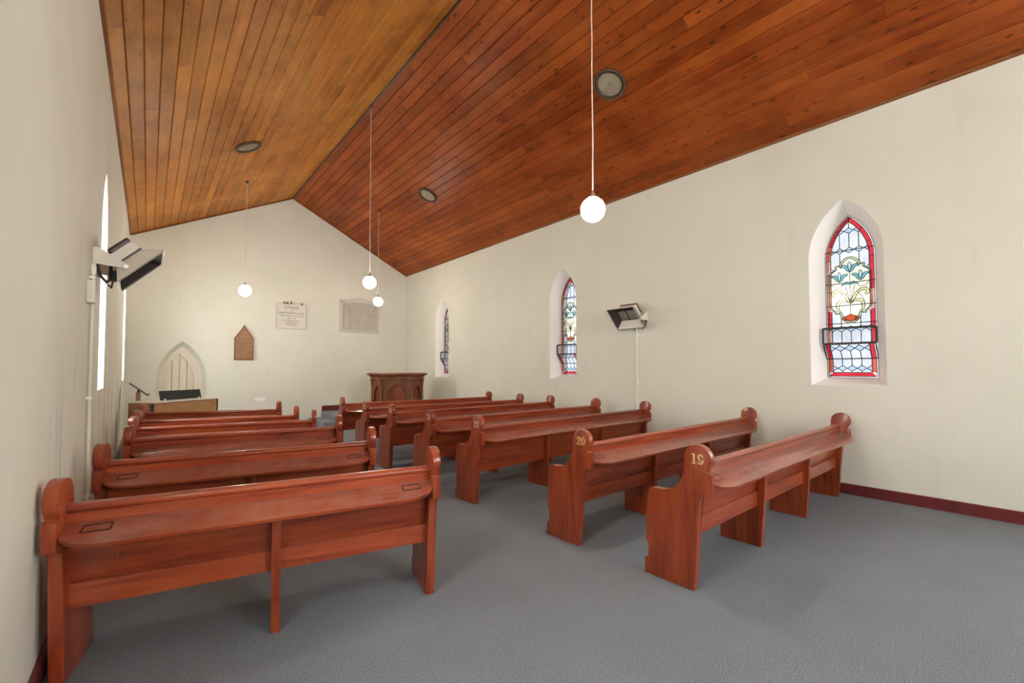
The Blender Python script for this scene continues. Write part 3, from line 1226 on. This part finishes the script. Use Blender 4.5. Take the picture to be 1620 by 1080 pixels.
def make_pew(length, supports):
    """local x along the pew, local y = forwards (towards the seat), origin under the first finial's centre"""
    root = empty('pew')
    oy = -FC[0]                                    # finial centre over the origin
    prof = [(d + oy, z) for d, z in end_profile()]
    e = prism(prof, -PT / 2, PT / 2, 'x', .007, 2)
    first = obj('end_panel', e, M_PEWZ, root, True)
    o = link('end_panel', first.data, None, root)
    o.location.x = length
    sup = [(d + oy, z) for d, z in support_profile()]
    smesh = None
    for i in range(supports):
        if smesh is None:
            so = obj('centre_support', prism(sup, -.024, .024, 'x', .004, 1), M_PEWZ, root, True)
            smesh = so.data
        else:
            so = link('centre_support', smesh, None, root)
        so.location.x = length * (i + 1) / (supports + 1)
    x0, x1 = PT / 2 - .004, length - PT / 2 + .004
    T = lambda pts: [(d + oy, z) for d, z in pts]
    rail = [(-.028, .765), (-.030, .826), (-.024, .832), (-.034, .838), (-.040, .850), (-.038, .864), (-.026, .876), (-.008, .879), (.010, .872), (.018, .856), (.016, .840), (.008, .832), (.008, .765)]
    obj('top_rail', seg_board(T(rail), x0, x1, 0), M_PEWX, root, True)
    lb = ledge_bm(x0, x1)
    lb.transform(Matrix.Translation((0, oy, 0)) @ ledge_matrix())
    led = obj('book_ledge', lb, M_PEWX, root, True)
    for xa in (.10, length - .10 - .115):
        fb = frame_bm(xa, xa + .115, .035, .095, .006, .019, .0225)
        fb.transform(Matrix.Translation((0, oy, 0)) @ ledge_matrix())
        obj('card_holder', fb, M_DARK, led)
    up_ = [(-.026, .790), (-.008, .790), (.070, .420), (.052, .420)]
    obj('back_board', seg_board(T(up_), x0, x1, .002), M_PEWX, root)
    lo_ = [(.020, .470), (.038, .470), (.038, .352), (.020, .352)]
    obj('lower_board', seg_board(T(lo_), x0, x1, .003), M_PEWX, root)
    st = [(.045, .428), (.385, .428), (.402, .436), (.407, .445), (.402, .454), (.385, .462), (.045, .452)]
    obj('seat', seg_board(T(st), x0, x1, 0), M_PEWX, root, True)
    return root


def number(parent, txt):
    bm = bmesh.new()
    h = .070
    wd = .66 * h
    tot = wd * len(txt)
    pl = lambda x, y: (-PT / 2 - .0012, -(x * h - tot / 2), FC[1] - .035 + y * h)
    for i, ch in enumerate(txt):
        digit(bm, ch, i * .68, pl)
    o = obj('pew_number', bm, M_GOLD, parent)
    o['label'] = 'gold painted number %s' % txt


LR, LLN = 3.45, 1.86
right = [  # near finial, far finial, number, label
    ((2.95, 1.51), (6.40, 1.51), '19', 'long reddish pew with gold number 19, nearest the viewer'),
    ((2.92, 2.54), (6.37, 2.54), '20', 'long reddish pew with gold number 20, second from the viewer'),
    ((2.90, 4.08), (6.35, 4.16), '22', 'long reddish pew with gold number 22, third from the viewer, beside the gas pipe'),
    ((2.86, 5.10), (6.31, 5.17), '23', 'long reddish pew with gold number 23, between pew 22 and the fifth row'),
    ((2.87, 6.30), (6.32, 6.35), '24', 'long reddish pew just in front of pew 23, fifth from the viewer'),
    ((2.83, 7.23), (6.28, 7.25), '25', 'long reddish pew sixth from the viewer, one row before the farthest'),
    ((2.90, 8.60), (6.35, 8.48), '26', 'farthest long reddish pew, right before the pulpit'),
]
proto = make_pew(LR, 2)
for i, (a, b, num, lab) in enumerate(right):
    o = proto if i == 0 else copy_tree(proto)
    o.location = (a[0], a[1], 0)
    o.rotation_euler.z = math.atan2(b[1] - a[1], b[0] - a[0])
    tag(o, lab, 'pew', 'long pews on the window side')
for i, (o, r) in enumerate(zip([x for x in C.objects if x.name.split('.')[0] == 'pew'], right)):
    number(o, r[2])
left = [  # left finial, aisle finial, label
    ((-.318, 3.03), (1.50, 2.645), 'short reddish pew nearest the viewer, touching the left wall'),
    ((-.216, 4.28), (1.578, 3.90), 'second short reddish pew from the viewer on the left'),
    ((-.119, 5.53), (1.70, 5.16), 'third short reddish pew from the viewer on the left'),
    ((-.116, 6.55), (1.68, 6.06), 'fourth short reddish pew from the viewer on the left'),
    ((-.112, 7.50), (1.66, 6.86), 'fifth short reddish pew from the viewer on the left'),
    ((-.091, 8.80), (1.69, 8.10), 'farthest short reddish pew on the left, before the organ'),
]
protoL = make_pew(LLN, 1)
for i, (a, b, lab) in enumerate(left):
    o = protoL if i == 0 else copy_tree(protoL)
    d = Vector((a[0] - b[0], a[1] - b[1])).normalized() * LLN
    o.location = (b[0] + d.x, b[1] + d.y, 0)
    o.rotation_euler.z = math.atan2(-d.y, -d.x)
    tag(o, lab, 'pew', 'short pews along the left wall')


# ------------------------------------------------------------------ pendant lamps
def pendant(x, y, z, ztop, R, label):
    t = empty('pendant_lamp', (x, y, ztop))
    tag(t, label, 'pendant lamp', 'pendant globe lamps')
    d = z - ztop
    obj('ceiling_rose', lathe([(.035, -.005), (.038, -.02), (.028, -.045), (.012, -.055), (.006, -.075)], 16), M_VENTR, t, True)
    rc = random.Random(int(x * 100))
    pts = [(0, 0, -.06)]
    n = 14
    for k in range(1, n):
        pts.append((rc.uniform(-.004, .004), rc.uniform(-.004, .004), -.06 + (d + R + .05 + .06) * k / n))
    pts.append((0, 0, d + R + .05))
    obj('cord', tube(pts, .006, 6), M_CORD, t, True)
    obj('fitter_cap', lathe([(R * .48, d + R * .86), (R * .50, d + R * .95), (R * .30, d + R * 1.02), (.022, d + R * 1.06), (.02, d + R + .03), (.008, d + R + .06)], 20), M_BRASS, t, True)
    obj('globe', lathe([(R * math.sin(PI * k / 20), d - R * math.cos(PI * k / 20)) for k in range(21)], 32), M_GLOBE, t, True)


def ceil_z(x):
    return ZEL + (x - XL) / (XM - XL) * (ZR - ZEL) if x < XM else ZER + (XR - x) / (XR - XM) * (ZR - ZER)


pendant(3.03, 2.50, 2.96, ceil_z(3.03), .1085, 'lit white globe lamp nearest the viewer on a long cord')
pendant(3.097, 7.80, 3.134, ZR, .115, 'lit white globe lamp hanging from the ridge, left of the far lamp')
pendant(4.57, 10.93, 3.305, ceil_z(4.57), .118, 'lit white globe lamp over the pulpit side, lowest and smallest in view')
pendant(1.60, 11.06, 3.268, ceil_z(1.60), .124, 'lit white globe lamp hanging before the left side of the gable')


# ------------------------------------------------------------------ round ceiling vents
def vent(x, y, r, label):
    sl = math.atan2(ZR - ZEL, XM - XL) if x < XM else -math.atan2(ZR - ZER, XR - XM)
    t = empty('ceiling_vent', (x, y, ceil_z(x)))
    t.rotation_euler = (0, -sl, 0)
    tag(t, label, 'ceiling vent', 'round ceiling vents')
    rim = [(r * .97, .0), (r, -.012), (r * .985, -.026), (r * .93, -.034), (r * .88, -.026), (r * .87, -.012), (r * .84, -.014), (r * .82, -.030), (r * .78, -.033), (r * .74, -.020), (r * .735, -.004)]
    bm = bmesh.new()
    n = 40
    rings = [[bm.verts.new((a * math.cos(2 * PI * k / n), a * math.sin(2 * PI * k / n), z)) for k in range(n)] for a, z in rim]
    for a, b in zip(rings, rings[1:]): bridge(bm, a, b)
    obj('rim', bm, M_VENTR, t, True)
    bm = bmesh.new()
    prof = [(r * .76, -.010), (r * .70, -.014), (r * .3, -.016), (.02, -.017), (.018, -.026), (0, -.028)]
    lathe(prof, 40, bm)
    obj('disc', bm, M_VENTD, t, True)


vent(4.92, 3.74, .232, 'round dusty ceiling vent nearest the viewer, beside the long lamp cord')
vent(4.89, 8.89, .232, 'round dusty ceiling vent far down the right roof slope')
vent(1.305, 9.0, .232, 'round dusty ceiling vent on the left roof slope')


# ------------------------------------------------------------------ radiant heaters on the side walls
def heater(wallx, y, zc, ln, s, label):
    """s=+1: room lies towards +x (left wall), s=-1: right wall"""
    t = empty('radiant_heater', (wallx, y, zc))
    tag(t, label, 'heater', 'radiant wall heaters')
    low, high = Vector((s * .165, 0, -.163)), Vector((s * .475, 0, .163))
    td = (high - low).normalized()
    nrm = Vector((s * td.z, 0, -abs(td.x)))      # opening looks down and into the room
    if nrm.z > 0: nrm = -nrm
    c = (low + high) / 2
    hw = (high - low).length / 2
    Yv = Vector((0, 1, 0))
    rect = lambda a, b, dpt: [c + td * (sa * a) + Yv * (sb * b) - nrm * dpt for sa, sb in ((-1, -1), (1, -1), (1, 1), (-1, 1))]
    o_r, i_r = rect(hw, ln / 2, 0), rect(hw * .52, ln / 2 - .09, .115)
    names = ['reflector_end', 'reflector_top', 'reflector_end', 'reflector_bottom']
    for k in range(4):
        bm = bmesh.new()
        p = [o_r[k], o_r[(k + 1) % 4], i_r[(k + 1) % 4], i_r[k]]
        fn = (p[1] - p[0]).cross(p[3] - p[0]).normalized()
        if fn.dot(nrm) < 0: fn = -fn
        a = [bm.verts.new(q) for q in p]
        b = [bm.verts.new(q - fn * .006) for q in p]
        bm.faces.new(a)
        fo = bm.faces.new(b[::-1])
        bridge(bm, a, b)
        fo.material_index = 1
        ro = obj(names[k], bm, M_HEATW if names[k] == 'reflector_bottom' else M_HEATD, t)  # bottom's inner face is cream to stand in for window light on it
        ro.data.materials.append(M_HEATW)
    bm = bmesh.new()
    for k in range(4):
        a, b = o_r[k], o_r[(k + 1) % 4]
        tube([a, b], .008, 6, bm)
    obj('rim', bm, M_STEEL, t)
    # burner plate with two ceramic plaques
    Mx = Matrix((td, Yv, nrm)).transposed().to_4x4()
    Mx.translation = c - nrm * .115
    bw, bl = hw * .52, ln / 2 - .09
    bp = obj('burner_plate', bbox(-bw - .01, bw + .01, -bl - .01, bl + .01, -.02, -.004, mat=Mx), M_HEATD, t)
    for k in (-1, 1):
        obj('ceramic_plaque', bbox(-bw * .78, bw * .78, k * bl * .5 - bl * .42, k * bl * .5 + bl * .42, -.004, .012, .003, mat=Mx), M_CERAM, bp)
    obj('casing', bbox(-bw * 1.0, bw * 1.05, -bl, bl, -.105, -.02, .012, mat=Mx, seg=2), M_HEATW, t)
    obj('hood', bbox(-bw * .6, bw * 1.05, -bl * .98, bl * .98, -.150, -.105, .02, mat=Mx, seg=2), M_DARK, t)
    # wall plate, two tapered bracket arms
    obj('wall_plate', bbox(min(0, s * .02), max(0, s * .02), -.2, .2, -.06, .14, .003), M_HEATW, t)
    for k in (-1, 1):
        yb = k * (ln / 2 - .028)
        bm = bmesh.new()
        pts = [(s * .0, -.015), (s * .0, .125), (s * .03, .13), (s * .225, .005), (s * .24, -.015), (s * .225, -.035)]
        prism(pts, yb - .003, yb + .003, 'y', bm=bm)
        ar = obj('bracket_arm', bm, M_HEATW, t)
        obj('pivot_bolt', lathe([(.016, -.012), (.016, .012)], 12, mat=Matrix.Translation((s * .215, yb, -.015)) @ Matrix.Rotation(PI / 2, 4, 'X')), M_STEEL, ar)
    hy_ = -ln * .42
    obj('gas_hose', tube([(s * .02, hy_, -.02), (s * .05, hy_, -.12), (s * .09, hy_ + .02, -.17), (s * .12, hy_ + .06, -.12), (s * .11, hy_ + .1, -.02), (s * .11, hy_ + .12, .06)], .012, 8), M_IRON, t, True)
    bm = bmesh.new()
    box(bm, min(s * .09, s * .15), max(s * .09, s * .15), -.09, -.03, -.13, -.03)
    box(bm, min(s * .10, s * .13), max(s * .10, s * .13), .02, .10, -.10, -.03)
    tube([(s * .12, -.06, -.13), (s * .11, -.05, -.19), (s * .09, -.03, -.16)], .008, 6, bm)
    obj('gas_valve', bm, M_HEATD, t)


heater(XR, 4.53, 2.405, .54, -1, 'cream and soot-dark radiant heater between windows on the right wall')
heater(XL, 5.53, 2.48, .64, 1, 'radiant heater with white bracket arms on the left wall')


def conduit(x, y, z1, s, label):
    t = empty('gas_pipe', (x + s * .02, y, 0))
    tag(t, label, 'pipe', 'heater gas pipes')
    obj('pipe', tube([(0, 0, .0), (0, 0, z1)], .013, 10), M_WHITE if s < 0 else M_WALL, t, True)
    for z in (.5, 1.3, z1 - .12):
        bm = bmesh.new()
        box(bm, min(-s * .02, s * .0), max(-s * .02, s * .0), -.03, .03, z - .012, z + .012)
        lathe([(.018, z - .012), (.018, z + .012)], 12, bm)
        obj('pipe_clip', bm, M_WHITE, t)
    obj('union_joint', lathe([(.018, z1 - .09), (.020, z1 - .07), (.020, z1 - .03), (.016, z1)], 10), M_WHITE, t, True)


conduit(XR, 4.50, 2.26, -1, 'white gas pipe dropping down the right wall below the heater')
conduit(XL, 5.02, 2.42, 1, 'white gas pipe running down the left wall below the heater')
bm = bbox(0, .05, -.05, .05, -.09, .09, .006, seg=2)
jb = obj('junction_box', bm, M_WALL)
jb.location = (XL, 4.86, 2.16)
tag(jb, 'small pale junction box on the left wall below the heater', 'junction box')

# ------------------------------------------------------------------ things on the far wall
# hymn number board
hbd = empty('hymn_board', (1.95, YF, 1.815))
tag(hbd, 'small gabled brown hymn number board on the far wall', 'hymn board')
w2, he, hp = .212, .55, .875
obj('backing', prism([(-w2, 0), (w2, 0), (w2, he), (0, hp), (-w2, he)], -.03, -.004, 'y', .003), M_BOARDW, hbd)
for k in range(6):
    z = .03 + k * .104
    sl_ = obj('rail', bbox(-w2 + .012, w2 - .012, -.058, -.03, z - .010, z + .010, .003), M_TAN, hbd)
for k in range(5):
    z = .045 + k * .104
    obj('slat', bbox(-w2 + .014, w2 - .014, -.036, -.029, z, z + .07, .002), M_BOARDW, hbd)
for s in (-1, 1):
    obj('side_frame', bbox(s * w2 - .008, s * w2 + .008, -.055, -.004, 0, he + .005, .002), M_TRIM, hbd)
    v = Vector((-s * w2, 0, hp - he))
    ang = math.atan2(hp - he, w2)
    Ln = math.hypot(hp - he, w2)
    mm = Matrix.Translation((s * w2, 0, he)) @ Matrix.Rotation(-(PI - ang) if s > 0 else -ang, 4, 'Y')
    obj('gable_moulding', bbox(-.015, Ln, -.06, -.004, -.011, .011, .002, mat=mm), M_TRIM, hbd)
obj('finial', lathe([(.012, 0), (.018, .015), (.01, .03), (0, .045)], 10, mat=Matrix.Translation((0, -.03, hp - .005))), M_DARK, hbd, True)
obj('bottom_frame', bbox(-w2 - .01, w2 + .01, -.055, -.004, -.014, .01, .002), M_TRIM, hbd)


def text(body, size, loc, parent, m, align='CENTER', sx=1.0):
    cu = bpy.data.curves.new('lettering', 'FONT')
    cu.body = body
    cu.size = size
    cu.align_x = align
    cu.extrude = .0008
    cu.resolution_u = 3
    o = bpy.data.objects.new('tmp_text', cu)
    C.objects.link(o)
    bpy.context.view_layer.update()
    me = bpy.data.meshes.new_from_object(o.evaluated_get(bpy.context.evaluated_depsgraph_get()))
    bpy.data.objects.remove(o)
    me.materials.clear()
    me.transform(Matrix.Translation(loc) @ Matrix.Rotation(PI / 2, 4, 'X') @ Matrix.Diagonal((sx, 1, 1, 1)))
    return link('lettering', me, m, parent)


pq = empty('memorial_tablet', (3.10, YF - .002, 2.70))
tag(pq, 'pale marble memorial tablet with black lettering on the far wall', 'tablet')
obj('slab', bbox(-.38, .38, -.035, 0, 0, .69, .006), M_PLQ, pq)
bm = bmesh.new()
box(bm, -.385, -.375, -.042, 0, -.005, .695)
box(bm, .375, .385, -.042, 0, -.005, .695)
box(bm, -.385, .385, -.042, 0, -.008, .004)
obj('edge_moulding', bm, M_STONEF, pq)
obj('broken_top', prism([(-.20, .69), (-.05, .695), (.1, .76), (.25, .73), (.37, .69)], -.012, 0, 'y'), M_STONEF, pq)
for x, h, w in ((-.195, .06, .022), (-.115, .055, .04), (-.015, .085, .018), (.27, .055, .026)):
    obj('dowel_stub', bbox(x - w / 2, x + w / 2, -.05, 0, .69, .69 + h, .004), M_VENTR, pq)
for body, size, z, sx in (('In Memory', .085, .575, .95), ('of', .05, .505, 1.0), ('ROBERT GRANDISON TAYLOR', .058, .415, .80),
                          ('Minister of Dunster and Inner Parishes,', .05, .345, .78), ('1878 - 1903.', .042, .278, 1.0),
                          ('Who died at his post, 14th Octr.', .042, .215, .82), ('AGED 58 YEARS', .042, .150, .95), ('Erected by his People.', .042, .085, .75)):
    text(body, size, (0, -.0365, z), pq, M_INK, sx=sx)

st = empty('carved_tablet', (5.05, YF, 2.712))
tag(st, 'worn grey carved stone tablet with low gabled top', 'tablet')
obj('panel', bbox(-.60, .60, -.03, 0, .0, .93, .004), M_STONE, st)
bm = bmesh.new()
box(bm, -.615, -.545, -.055, 0, .0, .93)
box(bm, .545, .615, -.055, 0, .0, .93)
box(bm, -.63, .63, -.06, 0, -.02, .03)
obj('frame', bm, M_STONEF, st)
obj('gabled_top', prism([(-.615, .90), (.615, .90), (.615, .95), (.30, 1.02), (-.04, 1.055), (-.35, .995), (-.615, .95)], -.055, 0, 'y', .004), M_STONEF, st)
# shallow worn relief on the face
rr = random.Random(11)
bm = bmesh.new()
for k in range(16):
    x, z, r = rr.uniform(-.45, .45), rr.uniform(.12, .82), rr.uniform(.03, .075)
    lathe([(r, 0), (r * .85, .010), (r * .5, .018), (0, .021)], 10, bm, mat=Matrix.Translation((x, -.028, z)) @ Matrix.Rotation(PI / 2, 4, 'X') @ Matrix.Diagonal((1, rr.uniform(1.0, 2.2), 1, 1)))
o = obj('worn_relief', bm, M_STONE, st, True)
o['kind'] = 'stuff'

so = empty('wall_socket', (2.35, YF, .72))
tag(so, 'small white double power socket on the far wall', 'socket')
obj('plate', bbox(-.13, .13, -.012, 0, -.055, .055, .005, seg=2), M_OUT, so)
for s in (-1, 1):
    obj('outlet', bbox(s * .065 - .03, s * .065 + .03, -.03, -.012, -.03, .03, .006, seg=2), M_OUT, so)

# ------------------------------------------------------------------ pulpit
pu = empty('pulpit', (5.08, 10.85, 0), math.radians(-27))
tag(pu, 'dark carved wooden pulpit with pointed arch panel in the far corner', 'pulpit')
FWD, SD = .40, .25     # half width of the front, side return
# plan, local -y faces the pews
front = [(-FWD, 0), (FWD, 0), (FWD + SD, SD), (FWD + SD, .75), (-FWD - SD, .75), (-FWD - SD, SD)]


def scaled(pts, k):
    out = []
    n = len(pts)
    cx, cy = 0, .40
    for x, y in pts:
        d = math.hypot(x - cx, y - cy)
        out.append((x + (x - cx) / d * k, y + (y - cy) / d * k))
    return out


obj('core', prism(scaled(front, -.05), .05, 1.30, 'z'), M_PULPITR, pu)
obj('plinth', prism(scaled(front, .05), 0, .14, 'z', .01), M_PULPIT, pu)
co = obj('cornice', prism(scaled(front, .045), 1.275, 1.345, 'z', .006), M_PULPIT, pu)
obj('cornice_cove', prism(scaled(front, .085), 1.345, 1.385, 'z', .012), M_PULPIT, co)
obj('cornice_top', prism(scaled(front, .145), 1.385, 1.435, 'z', .010), M_PULPIT, co)
obj('desk_top', prism(scaled(front, .12), 1.435, 1.448, 'z', .003), M_TAN, pu)


def ogee(hw, z0, zs, za, c):
    h = za - zs
    hf = [(1.0, 0.0), (.985, .15), (.93, .30), (.83, .44), (.70, .56), (.56, .65), (.43, .73), (.31, .81), (.18, .91), (.0, 1.0)]
    pts = [(c - hw, z0), (c + hw, z0)] + [(c + hw * a, zs + h * b) for a, b in hf]
    return pts + [(c - hw * a, zs + h * b) for a, b in reversed(hf[:-1])]


def panel_face(p, q, name):
    p, q = Vector(p), Vector(q)
    w = (q - p).length
    ex = (q - p).normalized()
    en = Vector((ex.y, -ex.x))
    mm = Matrix(((ex.x, -en.x, 0, p.x), (ex.y, -en.y, 0, p.y), (0, 0, 1, 0), (0, 0, 0, 1)))
    bm = bmesh.new()
    a = min(.085, w * .22)
    ol = [(0, .14), (w, .14), (w, 1.275), (0, 1.275)]
    hole = ogee(w * .29, .24, .88, 1.16 if w > .5 else 1.10, w / 2)
    # an ogee tip
    l0 = holed_face(bm, ol, [hole], lambda u, z: (u, 0, z))
    l1 = [bm.verts.new((u, .05, z)) for u, z in hole]
    bridge(bm, l0[1], l1)
    o4 = [bm.verts.new((u, .05, z)) for u, z in ol]
    bridge(bm, l0[0], o4)
    bm.transform(mm)
    f = obj(name, bm, M_PULPIT, pu)
    bm = bmesh.new()
    prev = [(w / 2 + (u - w / 2) * 1.0, z) for u, z in hole]
    inn = [(w / 2 + (u - w / 2) * .955, .24 + (z - .24) * .985 + .006) for u, z in hole]
    A_ = [bm.verts.new((u, -.008, z)) for u, z in prev]
    B_ = [bm.verts.new((u, .0, z)) for u, z in inn]
    C_ = [bm.verts.new((u, .03, z)) for u, z in inn]
    bridge(bm, A_, B_)
    bridge(bm, B_, C_)
    bm.transform(mm)
    obj('arch_moulding', bm, M_DARK, f)


panel_face(front[0], front[1], 'front_panel')
panel_face(front[1], front[2], 'side_panel')
panel_face(front[5], front[0], 'side_panel')
panel_face(front[2], front[3], 'side_panel')
panel_face(front[4], front[5], 'side_panel')
cm = None
for x, y in scaled([front[0], front[1], front[2], front[5]], .012):
    if cm is None:
        c0 = obj('column', lathe([(.045, .14), (.045, .18), (.03, .20), (.026, .22), (.026, .60), (.036, .62), (.036, .65), (.026, .67), (.024, 1.13), (.034, 1.14), (.034, 1.16), (.026, 1.18), (.045, 1.235), (.05, 1.245), (.05, 1.275)], 14), M_PULPIT, pu, True)
        cm = c0.data
    else:
        c0 = link('column', cm, None, pu)
    c0.location = (x, y, 0)

# ------------------------------------------------------------------ organ console and music desk
og = empty('organ_console', (.066, 9.5, 0), math.atan2(.8, 1.005))
tag(og, 'tan backed organ console with black music rest behind the left pews', 'organ')
OW = 1.28
obj('body', bbox(.015, OW - .015, .02, .52, .06, .965, .004), M_BOARDW, og)
obj('back_panel', bbox(.03, OW - .03, .0, .02, .08, .955, .003), M_TAN, og)
for x in (.0, OW - .03):
    obj('corner_post', bbox(x, x + .03, -.004, .03, .0, .965, .003), M_DARK, og)
obj('left_side', bbox(-.004, .018, .03, .5, .02, .965, .003), M_BOARDW, og)
obj('top', bbox(-.015, OW + .015, -.015, .54, .965, .99, .005), M_HEATW, og)
mr = obj('music_rest', bbox(.30, 1.10, -.006, .006, .0, .17, .004, mat=Matrix.Translation((0, .20, .995)) @ Matrix.Rotation(math.radians(-14), 4, 'X')), M_BLACK, og)
for x in (.37, 1.03):
    obj('rest_clip', bbox(x - .012, x + .012, .17, .20, .985, 1.02, .003), M_OUT, mr)
obj('key_shelf', bbox(.2, OW - .05, .50, .64, .66, .74, .006), M_BOARDW, og)

ls = empty('music_stand', (-.135, 10.85, 0))
tag(ls, 'slim wooden music stand with tilted desk by the left wall', 'music stand')
obj('base', bbox(-.16, .16, -.16, .16, 0, .04, .008), M_TAN, ls)
obj('post', bbox(-.034, .034, -.034, .034, .04, 1.12, .006), M_TAN, ls)
ang = math.atan2(.235, .271)
mm = Matrix.Translation((.008, 0, 1.17)) @ Matrix.Rotation(ang, 4, 'Y')
dk = obj('desk', bbox(-.18, .18, -.22, .22, -.010, .010, .004, mat=mm), M_VENTR, ls)
obj('lip', bbox(.165, .185, -.22, .22, .010, .035, .003, mat=mm), M_VENTR, dk)
obj('neck', tube([(0, 0, 1.11), (.006, 0, 1.165)], .018, 10), M_IRON, ls)
